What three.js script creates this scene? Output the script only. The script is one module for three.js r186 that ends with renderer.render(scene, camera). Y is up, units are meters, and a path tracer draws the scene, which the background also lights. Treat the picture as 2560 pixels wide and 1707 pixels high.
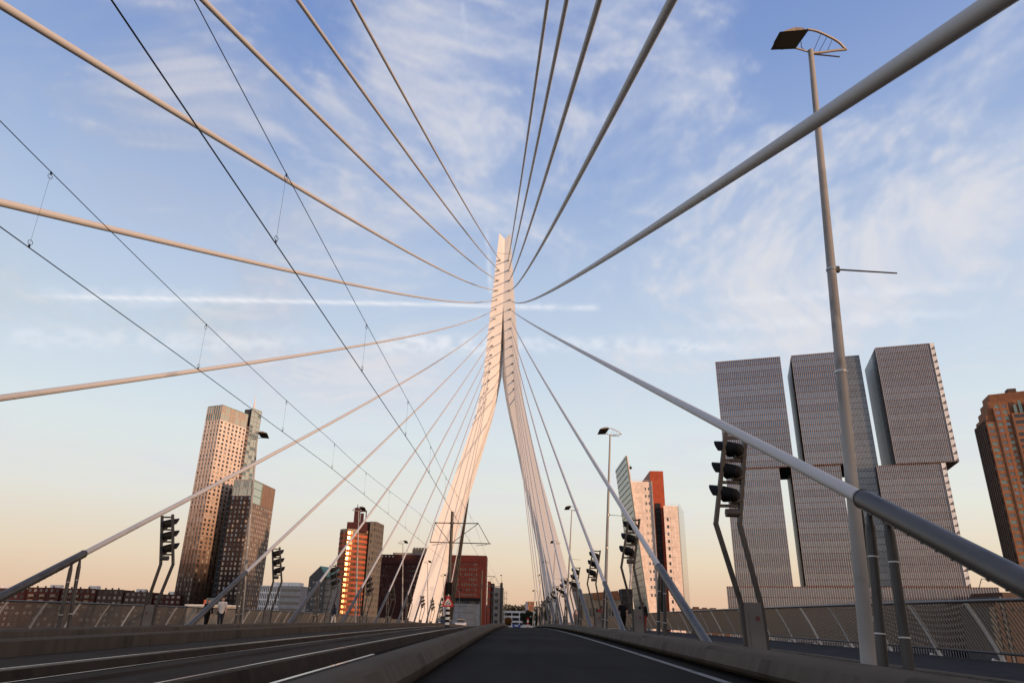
import * as THREE from 'three';
import { mergeGeometries, toCreasedNormals } from 'three/addons/utils/BufferGeometryUtils.js';
import { MarchingCubes } from 'three/addons/objects/MarchingCubes.js';

// ───────────── camera, sky, sun, exposure ─────────────
const scene = new THREE.Scene();
const EYE = 0.75;                                   // eye height above the carriageway
const PITCH = 0.37293, YAW = 0.010596, ROLL = 0.017545;
const camera = new THREE.PerspectiveCamera(51.63, 1024 / 682, 0.1, 6000);
camera.position.set(0, EYE, 0);
{
  const cy = Math.cos(YAW), sy = Math.sin(YAW), cp = Math.cos(PITCH), sp = Math.sin(PITCH);
  const right = new THREE.Vector3(cy, 0, -sy), up = new THREE.Vector3(sy * sp, cp, cy * sp), fwd = new THREE.Vector3(-sy * cp, sp, -cy * cp);
  camera.up.copy(up).multiplyScalar(Math.cos(ROLL)).addScaledVector(right, -Math.sin(ROLL));
  camera.lookAt(camera.position.clone().add(fwd));
}
const renderer = new THREE.WebGLRenderer({ antialias: true });
renderer.setSize(1024, 682);
renderer.toneMapping = THREE.LinearToneMapping;
renderer.toneMappingExposure = 1.0;
renderer.shadowMap.enabled = true;

const SUN = new THREE.Vector3(0.76, 0.066, 0.65).normalize();   // low evening sun, behind and right of the camera
const sun = new THREE.DirectionalLight(new THREE.Color().setRGB(1.0, 0.62, 0.38), 4.3);
sun.target.position.set(0, 0, -200); sun.position.copy(SUN).multiplyScalar(900).add(sun.target.position); sun.shadow.radius = 3.2;
sun.castShadow = true; sun.shadow.mapSize.set(4096, 4096);
Object.assign(sun.shadow.camera, { left: -450, right: 450, top: 300, bottom: -300, near: 1, far: 2200 });
scene.add(sun, sun.target);

// seeded noise
const hash = (x, y, s = 0) => { let h = (x * 374761393 + y * 668265263 + s * 974634777) | 0; h = Math.imul(h ^ (h >>> 13), 1274126177); h ^= h >>> 16; h = Math.imul(h, 2246822519); return ((h ^ (h >>> 15)) >>> 0) / 4294967296; };
function vnoise(x, y, s = 0, per = 0) {
  let xi = Math.floor(x), yi = Math.floor(y); const fx = x - xi, fy = y - yi;
  const u = fx * fx * fx * (fx * (fx * 6 - 15) + 10), v = fy * fy * fy * (fy * (fy * 6 - 15) + 10);
  let x1 = xi + 1, y1 = yi + 1;
  if (per) { xi = ((xi % per) + per) % per; x1 = ((x1 % per) + per) % per; yi = ((yi % per) + per) % per; y1 = ((y1 % per) + per) % per; }
  const a = hash(xi, yi, s), b = hash(x1, yi, s), c = hash(xi, y1, s), d = hash(x1, y1, s);
  return a + (b - a) * u + (c - a) * v + (a - b - c + d) * u * v;
}
const fbm = (x, y, o, s = 0, g = 0.5) => { let r = 0, a = 1, n = 0; for (let i = 0; i < o; i++) { r += a * vnoise(x, y, s + i); n += a; a *= g; const t = x; x = x * 1.63 - y * 1.21 + 7.3; y = t * 1.21 + y * 1.63 + 3.1; } return r / n; };
const clamp = (x, a = 0, b = 1) => Math.min(b, Math.max(a, x));
const sm = (a, b, x) => { const t = clamp((x - a) / (b - a)); return t * t * (3 - 2 * t); };
const lin = (c) => { c /= 255; return c <= 0.04045 ? c / 12.92 : ((c + 0.055) / 1.055) ** 2.4; };
const mix = (a, b, t) => a + (b - a) * t;

// the sky: clear evening air from warm horizon to blue, thin high cloud, condensation trails
function makeSky() {
  const W = 2048, H = 1024, data = new Float32Array(W * H * 4);
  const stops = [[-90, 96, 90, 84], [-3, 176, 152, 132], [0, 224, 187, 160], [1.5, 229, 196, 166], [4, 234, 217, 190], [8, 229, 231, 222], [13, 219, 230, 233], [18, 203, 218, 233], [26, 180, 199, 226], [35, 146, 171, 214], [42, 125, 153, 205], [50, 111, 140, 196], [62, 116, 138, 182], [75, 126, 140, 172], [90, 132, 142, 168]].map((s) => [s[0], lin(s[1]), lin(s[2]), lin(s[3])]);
  const blobs = [[-0.395, 0.65, 0.647, 0.11, 0.24], [-0.5, 0.47, 0.72, 0.2, 0.22], [-0.127, 0.652, 0.747, 0.16, 0.16], [0.227, 0.627, 0.745, 0.13, 0.14], [0.319, 0.486, 0.814, 0.13, 0.16], [0.496, 0.482, 0.722, 0.12, 0.2], [-0.178, 0.37, 0.912, 0.09, 0.16], [0.031, 0.588, 0.808, 0.12, 0.08], [-0.56, 0.53, 0.624, 0.11, 0.12], [-0.32, 0.46, 0.82, 0.17, 0.2], [-0.27, 0.70, 0.66, 0.1, -0.16], [-0.52, 0.65, 0.55, 0.12, -0.14], [-0.2, 0.56, 0.8, 0.09, -0.1], [0.544, 0.305, 0.782, 0.1, 0.1], [0.379, 0.7, 0.6, 0.16, -0.25], [0.02, 0.735, 0.677, 0.12, -0.2]];
  // trails: two directions, half width (rad), strength, raggedness, fade at both ends
  const trails = [
    { a: [-0.5951, 0.3342, 0.7309], b: [-0.0417, 0.4104, 0.911], w: 0.0018, k: 0.95, rag: 0.12, f: [0.2, 0.0] },
    { a: [-0.0417, 0.4104, 0.911], b: [0.1187, 0.4061, 0.9061], w: 0.0032, k: 0.6, rag: 0.7, f: [0, 0.12] },
    { a: [-0.62, 0.327, 0.72], b: [-0.2, 0.408, 0.89], w: 0.011, k: 0.22, rag: 0.9, f: [0.3, 0.5] },
    { a: [-0.5953, 0.2889, 0.7498], b: [-0.1935, 0.3507, 0.9163], w: 0.011, k: 0.28, rag: 0.9, f: [0.05, 0.4] },
    { a: [-0.22, 0.347, 0.911], b: [-0.0381, 0.3603, 0.9321], w: 0.011, k: 0.5, rag: 1.0, f: [0.3, 0.02] },
    { a: [-0.0381, 0.3603, 0.9321], b: [0.3688, 0.3354, 0.8669], w: 0.009, k: 0.34, rag: 1.0, f: [0.05, 0.4] },
    { a: [-0.0785, 0.731, 0.6779], b: [-0.0729, 0.6918, 0.7184], w: 0.003, k: 0.16, rag: 0.9, f: [0.1, 0.4] },
    { a: [-0.0483, 0.5113, 0.858], b: [-0.0401, 0.4227, 0.9054], w: 0.0026, k: 0.4, rag: 0.9, f: [0.3, 0.1] },
    { a: [0.2, 0.407, 0.89], b: [0.577, 0.3658, 0.7302], w: 0.005, k: 0.3, rag: 0.8, f: [0.4, 0.3] },
    { a: [0.18, 0.375, 0.91], b: [0.5784, 0.3378, 0.7426], w: 0.006, k: 0.25, rag: 0.9, f: [0.3, 0.3] },
  ].map((t) => {
    const A = new THREE.Vector3(t.a[0], t.a[1], -t.a[2]).normalize(), B = new THREE.Vector3(t.b[0], t.b[1], -t.b[2]).normalize();
    const N = A.clone().cross(B).normalize(), T = N.clone().cross(A); return { ...t, A, N, T, len: A.angleTo(B) };
  });
  for (let j = 0; j < H; j++) {
    const el = ((j + 0.5) / H - 0.5) * Math.PI, sy = Math.sin(el), cy = Math.cos(el), deg = el * 180 / Math.PI;
    let q = 0; while (q < stops.length - 2 && stops[q + 1][0] < deg) q++;
    const tq = clamp((deg - stops[q][0]) / (stops[q + 1][0] - stops[q][0])), base = [1, 2, 3].map((c) => mix(stops[q][c], stops[q + 1][c], tq));
    for (let i = 0; i < W; i++) {
      const az = ((i + 0.5) / W - 0.5) * 2 * Math.PI, x = Math.cos(az) * cy, z = Math.sin(az) * cy, y = sy;
      let [r, g, b] = base; const o = (j * W + i) * 4;
      const cs = x * SUN.x + y * SUN.y + z * SUN.z, ga = Math.acos(clamp(cs, -1, 1));
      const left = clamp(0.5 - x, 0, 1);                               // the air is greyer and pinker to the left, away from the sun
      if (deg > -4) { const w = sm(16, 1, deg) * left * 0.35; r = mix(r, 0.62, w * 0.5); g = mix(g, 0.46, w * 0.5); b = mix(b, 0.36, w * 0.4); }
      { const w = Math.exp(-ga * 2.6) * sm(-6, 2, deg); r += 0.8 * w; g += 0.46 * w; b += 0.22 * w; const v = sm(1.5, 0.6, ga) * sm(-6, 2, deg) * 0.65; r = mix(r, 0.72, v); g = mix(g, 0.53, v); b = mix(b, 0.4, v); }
      if (deg > 3) {
        const px = x / (y + 0.06), pz = z / (y + 0.06);
        const wx = fbm(px * 0.9 + 3, pz * 0.9, 3, 40) - 0.5, wz = fbm(px * 0.9 - 5, pz * 0.9 + 9, 3, 50) - 0.5;
        const ux = px + wx * 0.9, uz = pz + wz * 0.9;
        let cover = 0; for (const B of blobs) { const d = Math.acos(clamp(x * B[0] + y * B[1] - z * B[2], -1, 1)) / B[3]; if (d < 3) cover += B[4] * Math.exp(-d * d); }
        const ax = ux * 0.62 + uz * 0.78, bx = -ux * 0.78 + uz * 0.62;
        const big = fbm(ux * 2.1 + 11, uz * 2.1 - 4, 4, 3), fine = fbm(ax * 24 + 2, bx * 12, 6, 17, 0.66), fine2 = fbm(ux * 20, uz * 20, 6, 29, 0.64);
        const soft = sm(0.4, 0.84, big * 0.72 + fine2 * 0.24 + cover * 0.85), wisp = sm(0.53, 0.8, big * 0.4 + fine * 0.36 + fine2 * 0.22 + cover * mix(0.75, 0.3, sm(0.1, -0.4, x) === 0 ? 0 : sm(-0.15, -0.4, x) * sm(0.6, 0.5, y)));
        const hf = sm(3, 13, deg);
        const lav = sm(0.0, 0.5, -x) * sm(12, 24, deg);
        const cr = mix(lin(214), lin(184), lav), cg = mix(lin(219), lin(188), lav), cb = mix(lin(231), lin(203), lav);
        let a = soft * 0.7 * hf; r = mix(r, Math.max(r * 0.94, cr), a); g = mix(g, Math.max(g * 0.9, cg), a); b = mix(b, Math.max(b * 0.82, cb), a);
        a = wisp * 0.55 * hf; r = mix(r, lin(232), a); g = mix(g, lin(228), a); b = mix(b, lin(229), a);
        for (const t of trails) {
          const dn = x * t.N.x + y * t.N.y + z * t.N.z; if (Math.abs(dn) > t.w * 4) continue;
          const s = Math.atan2(x * t.T.x + y * t.T.y + z * t.T.z, x * t.A.x + y * t.A.y + z * t.A.z) / t.len; if (s < 0 || s > 1) continue;
          const n = fbm(s * t.len * 60 + t.w * 999, dn * 120 + 5, 4, 71, 0.65), f = (t.f[0] ? sm(0, t.f[0], s) : 1) * (t.f[1] ? sm(1, 1 - t.f[1], s) : 1);
          const d = (dn + (fbm(s * t.len * 35, t.w * 500, 3, 88) - 0.5) * t.w * 1.4 * t.rag) / (t.w * mix(1, 0.5 + n, t.rag));
          const k = t.k * f * Math.exp(-d * d) * mix(1, sm(0.25, 0.7, n) * 1.25, t.rag);
          r = mix(r, 0.93, k); g = mix(g, 0.93, k); b = mix(b, 0.96, k);
        }
      }
      data[o] = r; data[o + 1] = g; data[o + 2] = b; data[o + 3] = 1;
    }
  }
  const t = new THREE.DataTexture(data, W, H, THREE.RGBAFormat, THREE.FloatType);
  t.mapping = THREE.EquirectangularReflectionMapping; t.magFilter = t.minFilter = THREE.LinearFilter; t.wrapS = THREE.RepeatWrapping; t.colorSpace = THREE.LinearSRGBColorSpace; t.needsUpdate = true;
  return t;
}
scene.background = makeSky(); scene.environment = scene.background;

// ───────────── materials ─────────────
function noiseTex(size, fn, rep, srgb = false) {
  const d = new Uint8Array(size * size * 4);
  for (let j = 0; j < size; j++) for (let i = 0; i < size; i++) { const c = fn(i / size, j / size), o = (j * size + i) * 4; for (let k = 0; k < 3; k++) d[o + k] = clamp(Array.isArray(c) ? c[k] : c) * 255; d[o + 3] = 255; }
  const t = new THREE.DataTexture(d, size, size); t.wrapS = t.wrapT = THREE.RepeatWrapping; t.magFilter = THREE.LinearFilter; t.minFilter = THREE.LinearMipmapLinearFilter; t.generateMipmaps = true;
  t.repeat.set(1 / rep, 1 / rep); if (srgb) t.colorSpace = THREE.SRGBColorSpace; t.needsUpdate = true; return t;
}
const pf = (u, v, f, o, s) => { let r = 0, a = 1, n = 0; for (let i = 0; i < o; i++) { r += a * vnoise(u * f, v * f, s + i, f); n += a; a *= 0.55; f *= 2; } return r / n; };
// variation maps multiply the base colour; mean close to 1 is 0.8 so colours are divided by that
const grimeT = noiseTex(512, (u, v) => 0.55 + 0.5 * pf(u, v, 4, 6, 1) - 0.3 * sm(0.6, 0.75, pf(u, v, 7, 4, 9)), 5);
const speckT = noiseTex(512, (u, v) => { const n = hash(Math.floor(u * 512), Math.floor(v * 512), 5); return 0.34 + 0.4 * pf(u, v, 5, 6, 2) + 0.75 * (n > 0.88 ? n - 0.5 : n * 0.3); }, 2.3);
const speckBump = noiseTex(512, (u, v) => hash(Math.floor(u * 256), Math.floor(v * 256), 15) * 0.6 + 0.4 * pf(u, v, 32, 3, 3), 1.6);
const streakT = noiseTex(512, (u, v) => 0.62 + 0.3 * pf(u, v, 3, 4, 6) + 0.22 * (vnoise(u * 48, v * 3, 8, 48) - 0.5) * 2 * pf(u, v, 4, 2, 12), 6);
const panelT = noiseTex(512, (u, v) => { const n = hash(Math.floor(u * 16), Math.floor(v * 10), 4); return 0.68 + 0.2 * n + 0.15 * pf(u, v, 5, 4, 7); }, 14);
const M = {}, C = (r, g, b) => new THREE.Color().setRGB(r, g, b);
function mat(name, rgb, rough, o = {}) { const m = new THREE.MeshPhysicalMaterial({ specularIntensity: rough > 0.82 ? 0.12 : rough > 0.6 ? 0.4 : 1, color: C(...(o.map ? rgb.map((c) => c / 0.78) : rgb)), roughness: rough, metalness: 0, ...o }); m.name = name; M[name] = m; return m; }
const roadT = noiseTex(1024, (u, v) => { const n = hash(Math.floor(u * 1024), Math.floor(v * 1024), 5), m = hash(Math.floor(u * 300), Math.floor(v * 300), 6); return 0.3 + 0.42 * pf(u, v, 3, 6, 2) + 0.22 * (vnoise(u * 22, v * 2, 61, 22) - 0.5) + 0.5 * (n > 0.9 ? n - 0.45 : n * 0.2) + (m > 0.985 ? 0.25 : 0); }, 9);
mat('asphalt', [0.03, 0.028, 0.026], 0.93, { map: roadT, bumpMap: speckBump, bumpScale: 0.012 });
mat('bikeAsphalt', [0.036, 0.036, 0.039], 0.88, { map: speckT, bumpMap: speckBump, bumpScale: 0.004 });
mat('concrete', [0.1, 0.082, 0.064], 0.9, { map: streakT, bumpMap: speckBump, bumpScale: 0.004 });
mat('bedConcrete', [0.05, 0.037, 0.028], 0.92, { map: streakT, bumpMap: speckBump, bumpScale: 0.006 });
mat('bedDark', [0.014, 0.01, 0.008], 0.95, { map: grimeT, bumpMap: speckBump, bumpScale: 0.01 });
mat('rail', [0.36, 0.35, 0.34], 0.26, { metalness: 0.9 });
mat('railSide', [0.07, 0.05, 0.04], 0.8);
mat('linePaint', [0.2, 0.195, 0.185], 0.8, { map: grimeT });
mat('pylonWhite', [0.72, 0.71, 0.71], 0.6, { map: noiseTex(256, (u, v) => 0.75 + 0.06 * pf(u, v, 2, 3, 31), 60) });
mat('cableWhite', [0.5, 0.48, 0.46], 0.5);
mat('pipeGrey', [0.078, 0.07, 0.063], 0.42, { metalness: 0.1, map: grimeT });
mat('strutDark', [0.055, 0.05, 0.047], 0.5, { metalness: 0.2, map: grimeT });
mat('poleGrey', [0.31, 0.295, 0.28], 0.5, { metalness: 0, map: grimeT });
mat('lampAlu', [0.42, 0.37, 0.33], 0.5, { metalness: 0.3 });
mat('black', [0.008, 0.008, 0.008], 0.65, { specularIntensity: 0.3 });
mat('hoodBlack', [0.008, 0.008, 0.009], 0.6, { specularIntensity: 0.3 });
mat('lens', [0.05, 0.05, 0.055], 0.12);
mat('lampBlack', [0.005, 0.005, 0.005], 0.7, { specularIntensity: 0.15 });
mat('frameGrey', [0.055, 0.05, 0.046], 0.6, { metalness: 0.15, map: grimeT });
mat('blockGrey', [0.17, 0.16, 0.15], 0.8, { map: grimeT, bumpMap: speckBump, bumpScale: 0.003 });
mat('stickerRed', [0.12, 0.03, 0.03], 0.6);
mat('wire', [0.012, 0.012, 0.013], 0.5, { metalness: 0.4 });
mat('masts', [0.06, 0.055, 0.048], 0.55, { metalness: 0.3 });
mat('steelPost', [0.6, 0.58, 0.55], 0.45);
mat('railBars', [0.19, 0.158, 0.125], 0.5, { metalness: 0.1 });
mat('handrail', [0.07, 0.07, 0.075], 0.4, { metalness: 0.4 });
mat('steelDeck', [0.16, 0.16, 0.17], 0.7);
mat('signRed', [0.5, 0.02, 0.02], 0.5);
mat('signWhite', [0.75, 0.74, 0.7], 0.5);
mat('cream', [0.72, 0.62, 0.48], 0.7);
mat('water', [0.02, 0.03, 0.035], 0.12);
mat('ground', [0.045, 0.042, 0.038], 0.95);

// ───────────── helpers ─────────────
const road = (Z) => 0.0065 * Z - 0.00011 * Z * Z;                    // carriageway height Z metres ahead (0 below the camera)
const cf = (X) => (X < -2 ? 0.013 * (X + 2) : 0);                    // slight crossfall towards the left
const V = (X, Y, Z) => new THREE.Vector3(X, Y + EYE, -Z);            // X right, Y above the eye, Z ahead
const counts = {};
const numbered = (n) => { const k = (counts[n] = (counts[n] ?? -1) + 1); return k ? `${n}_${String(k).padStart(3, '0')}` : n; };
function tag(o, label, category, group, kind) { if (label) o.userData.label = label; if (category) o.userData.category = category; if (group) o.userData.group = group; if (kind) o.userData.kind = kind; return o; }
function thing(name, label, category, base = [0, 0, 0], group, kind) {   // a Group at the thing's base
  const o = new THREE.Group(); o.name = numbered(name); o.position.set(...base); scene.add(o); o.baseAt = base; return tag(o, label, category, group, kind);
}
function boxUV(g) {                                                  // box-projected uv in metres
  if (g.index) g = g.toNonIndexed(); if (!g.attributes.normal) g.computeVertexNormals();
  const p = g.attributes.position, uv = new Float32Array(p.count * 2), a = new THREE.Vector3(), b = new THREE.Vector3(), c = new THREE.Vector3(), n = new THREE.Vector3();
  for (let i = 0; i < p.count; i += 3) {
    a.fromBufferAttribute(p, i); b.fromBufferAttribute(p, i + 1); c.fromBufferAttribute(p, i + 2); n.copy(b).sub(a).cross(c.sub(a));
    const ax = Math.abs(n.x), ay = Math.abs(n.y), az = Math.abs(n.z);
    for (let k = 0; k < 3; k++) { const x = p.getX(i + k), y = p.getY(i + k), z = p.getZ(i + k); const [u, v] = ay > ax && ay > az ? [x, z] : ax > az ? [z, y] : [x, y]; uv[(i + k) * 2] = u; uv[(i + k) * 2 + 1] = v; }
  }
  g.setAttribute('uv', new THREE.BufferAttribute(uv, 2)); return g;
}
const clean = (g) => { g = g.index ? g.toNonIndexed() : g; if (!g.attributes.normal) g.computeVertexNormals(); for (const k of Object.keys(g.attributes)) if (!['position', 'normal', 'uv'].includes(k)) g.deleteAttribute(k); if (!g.attributes.uv) g.setAttribute('uv', new THREE.BufferAttribute(new Float32Array(g.attributes.position.count * 2), 2)); return g; };
function merged(gs) { gs = Array.isArray(gs) ? gs.flat(9) : [gs]; return gs.length === 1 ? clean(gs[0]) : mergeGeometries(gs.map(clean)); }
const rootOf = (p) => { while (p.parent && p.parent !== scene) p = p.parent; return p; };
function part(name, gs, m, parent, o = {}) {                         // geometry in scene coordinates; moved into its thing's frame
  let g = merged(gs); if (!o.keepUV) g = boxUV(g);
  const r = parent ? rootOf(parent) : null; if (r && r.baseAt && !o.local) g.translate(-r.baseAt[0], -r.baseAt[1], -r.baseAt[2]);
  const me = new THREE.Mesh(g, typeof m === 'string' ? M[m] : m); me.name = parent ? name : numbered(name); me.castShadow = me.receiveShadow = true;
  (parent || scene).add(me); return o.kind ? tag(me, null, null, null, o.kind) : me;
}
const parts = (name, gs, m, parent, o) => gs.map((g) => part(name, g, m, parent, o));
const BX = (w, h, d, x, y, z) => new THREE.BoxGeometry(w, h, d).translate(x, y, z);
function cylG(a, b, r1, r2 = r1, n = 12, cap = true) {
  const d = b.clone().sub(a), g = new THREE.CylinderGeometry(r2, r1, d.length(), n, 1, !cap); g.translate(0, d.length() / 2, 0);
  g.applyQuaternion(new THREE.Quaternion().setFromUnitVectors(new THREE.Vector3(0, 1, 0), d.normalize())); return g.translate(a.x, a.y, a.z);
}
const pathG = (pts, r, n = 8) => pts.slice(1).map((p, i) => cylG(pts[i], p, r, r, n));
function barG(a, b, w, d) {                                          // square bar between two points
  const v = b.clone().sub(a), g = new THREE.BoxGeometry(w, v.length(), d); g.translate(0, v.length() / 2, 0);
  g.applyQuaternion(new THREE.Quaternion().setFromUnitVectors(new THREE.Vector3(0, 1, 0), v.normalize())); return g.translate(a.x, a.y, a.z);
}
function curveTube(f, n, r, sides = 12) {                            // tube along f(t), t 0..1
  const pts = []; for (let i = 0; i <= n; i++) pts.push(f(i / n)); return new THREE.TubeGeometry(new THREE.CatmullRomCurve3(pts), n, r, sides, false);
}
function prism(foot, y0, y1, inset = 0) {                            // foot: [[x,z]...] in scene coordinates
  const s = new THREE.Shape(foot.map(([x, z]) => new THREE.Vector2(x, -z))); const g = new THREE.ExtrudeGeometry(s, { depth: y1 - y0, bevelEnabled: false });
  return g.rotateX(-Math.PI / 2).translate(0, y0, 0);
}
// closed profile [[X, h]...] (h above the carriageway) swept along the bridge
function sweep(profile, Z0, Z1, step = 2, closed = true) {
  const zs = []; for (let z = Z0; z < Z1 - 1e-6; z += step) zs.push(z); zs.push(Z1);
  const pos = [], n = profile.length, pt = (i, z) => { const [X, h] = profile[i % n]; return [X, road(z) + cf(X) + h, -z]; };
  const tri = (a, b, c) => pos.push(...a, ...b, ...c);
  for (let k = 0; k < zs.length - 1; k++) for (let i = 0; i < (closed ? n : n - 1); i++) { const a = pt(i, zs[k]), b = pt(i + 1, zs[k]), c = pt(i + 1, zs[k + 1]), d = pt(i, zs[k + 1]); tri(a, b, c); tri(a, c, d); }
  if (closed) for (const [z, f] of [[zs[0], 1], [zs[zs.length - 1], -1]]) { const tr = THREE.ShapeUtils.triangulateShape(profile.map((p) => new THREE.Vector2(...p)), []); for (const t of tr) { const q = t.map((i) => pt(i, z)); f > 0 ? tri(...q) : tri(q[2], q[1], q[0]); } }
  const g = new THREE.BufferGeometry(); g.setAttribute('position', new THREE.Float32BufferAttribute(pos, 3)); g.computeVertexNormals(); return toCreasedNormals(g, 0.6);
}
const ORD = ['first', 'second', 'third', 'fourth', 'fifth', 'sixth', 'seventh', 'eighth', 'ninth', 'tenth', 'eleventh', 'twelfth', 'thirteenth', 'fourteenth', 'fifteenth', 'sixteenth'];
// ───────────── ground, water, deck ─────────────
const st = (o) => tag(o, null, null, null, 'structure');
const GY = -12.5;                                                    // quay level
{
  const gp = (x0, x1, z0, z1, y) => new THREE.PlaneGeometry(x1 - x0, z1 - z0, 1, 1).rotateX(-Math.PI / 2).translate((x0 + x1) / 2, y, (z0 + z1) / 2);
  st(part('ground', gp(-6000, 6000, -6000, 6000, GY - 3.2), 'ground'));
  st(part('water', gp(-3000, 3000, -212, 60, GY - 2.2), 'water'));
  st(part('quay', BX(2400, 3.2, 900, 0, GY - 1.6, -212 - 450), 'ground'));
}
const DZ0 = -22, DZ1 = 300;
st(part('bridge_deck', sweep([[9.95, -0.14], [9.95, -0.7], [6.5, -2.2], [-15.7, -2.2], [-19, -0.7], [-19, -0.14]], DZ0, DZ1, 4), 'steelDeck'));
{
  const rd = st(part('road', sweep([[3.16, 0], [3.16, -0.14], [-1.2, -0.14], [-1.2, 0]], DZ0, DZ1, 2), 'asphalt'));
  part('lane_line', sweep([[2.66, 0.004], [2.54, 0.004]], DZ0, DZ1, 2, false), 'linePaint', rd);
  const r2 = st(part('road', sweep([[-8.2, 0], [-8.2, -0.14], [-12.2, -0.14], [-12.2, 0]], DZ0, DZ1, 2), 'asphalt'));
  part('lane_line', sweep([[-11.5, 0.004], [-11.62, 0.004]], DZ0, DZ1, 2, false), 'linePaint', r2);
  st(part('track_bed', [sweep([[-1.4, -0.1], [-1.4, -0.14], [-7.72, -0.14], [-7.72, -0.1]], DZ0, DZ1, 2)], 'bedDark'));
  const slab = st(part('track_slab', [sweep([[-3.12, -0.1], [-3.2, 0.09], [-3.24, 0.09], [-3.26, 0.05], [-3.44, 0.05], [-3.46, 0.09], [-3.98, 0.09], [-4.02, 0.055], [-4.36, 0.055], [-4.4, 0.09], [-4.8, 0.09], [-4.86, -0.1]], DZ0, DZ1, 2)], 'bedConcrete'));
  part('slab_edge', sweep([[-4.775, 0.094], [-4.775, 0.1], [-4.8, 0.1], [-4.8, 0.094]], DZ0, DZ1, 2), 'rail', slab);
  st(part('track_slab', [sweep([[-5.72, -0.1], [-5.8, 0.09], [-5.88, 0.09], [-5.9, 0.05], [-6.06, 0.05], [-6.08, 0.09], [-7.6, 0.09], [-7.6, -0.1]], DZ0, DZ1, 2)], 'bedConcrete'));
  st(part('verge', [sweep([[3.5, 0.02], [3.5, -0.14], [5.6, -0.14], [5.6, 0.02]], DZ0, DZ1, 2)], 'bedConcrete'));
  st(part('verge', [sweep([[-12.6, 0.02], [-12.6, -0.14], [-14.6, -0.14], [-14.6, 0.02]], DZ0, DZ1, 2)], 'bedConcrete'));
  st(part('cycle_path', [sweep([[5.82, 0.03], [5.82, -0.14], [9.62, -0.14], [9.62, 0.03]], DZ0, DZ1, 2)], 'bikeAsphalt'));
  st(part('footpath', [sweep([[-14.85, 0.03], [-14.85, -0.14], [-18.7, -0.14], [-18.7, 0.03]], DZ0, DZ1, 2)], 'bikeAsphalt'));
}
const railL = ['shiny tram rail in the slab left of the near kerb wall', 'shiny tram rail of the farther track, in front of the far kerb walls'];
for (const [i, X] of [-3.35, -5.98].entries())
  tag(part('tram_rail', sweep([[X + 0.03, 0.052], [X + 0.024, 0.104], [X - 0.024, 0.104], [X - 0.03, 0.052]], DZ0, DZ1, 2), 'rail'), railL[i], 'tram rail', 'tram rails');
tag(part('tram_rail', sweep([[-1.86, -0.1], [-1.86, 0.03], [-1.95, 0.03], [-1.95, -0.1]], DZ0, DZ1, 2), 'rail'), 'low tram rail in the dark bed just behind the near kerb wall', 'tram rail', 'tram rails');

// kerb walls cast in long pieces, open joints between them
function kerb(profile, label) {
  const t = thing('kerb_wall', label, 'kerb wall', [(profile[0][0]), 0, 0], 'kerb walls along the carriageways');
  for (let z = -20; z < 170; z += 12) part('kerb_segment', sweep(profile, z, z + 11.985, 1.5), 'concrete', t);
  part('kerb_segment', sweep(profile, 172, 290, 4), 'concrete', t);
  return t;
}
const nearK = [[-1.16, -0.02], [-1.07, 0.07], [-1.05, 0.16], [-1.13, 0.29], [-1.17, 0.325], [-1.24, 0.34], [-1.36, 0.34], [-1.42, 0.31], [-1.44, -0.12]];
const k1 = kerb(nearK, 'low concrete wall left of the near lane, sweeping to the crest');
part('metal_edge', sweep([[-1.395, 0.325], [-1.395, 0.346], [-1.43, 0.346], [-1.43, 0.312]], DZ0, 7.7, 1.5), 'rail', k1);
const rightK = [[3.3, -0.1], [3.22, 0.07], [2.93, 0.09], [2.9, 0.14], [2.97, 0.29], [3.02, 0.33], [3.1, 0.345], [3.42, 0.345], [3.46, 0.3], [3.46, -0.1]];
kerb(rightK, 'low concrete wall right of the near lane with a dark gap below it');
kerb([[-7.64, -0.12], [-7.64, 0.3], [-7.69, 0.335], [-7.83, 0.335], [-7.88, 0.3], [-8.05, 0.08], [-8.05, -0.1]], 'concrete kerb wall with rounded top behind the far tram track');
kerb([[-12.3, -0.1], [-12.25, 0.08], [-12.02, 0.1], [-12.06, 0.29], [-12.12, 0.34], [-12.46, 0.34], [-12.52, 0.3], [-12.52, -0.1]], 'farthest concrete kerb wall, in front of the left stay pipes');
const kp = (X, s) => [[X, -0.1], [X, 0.1], [X + s * 0.02, 0.12], [X + s * 0.18, 0.12], [X + s * 0.2, 0.1], [X + s * 0.2, -0.1]];
kerb(kp(5.61, 1), 'low kerb between the right stay anchors and the cycle path');
kerb(kp(-14.62, -1), 'low kerb between the left stay anchors and the footpath');

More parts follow.
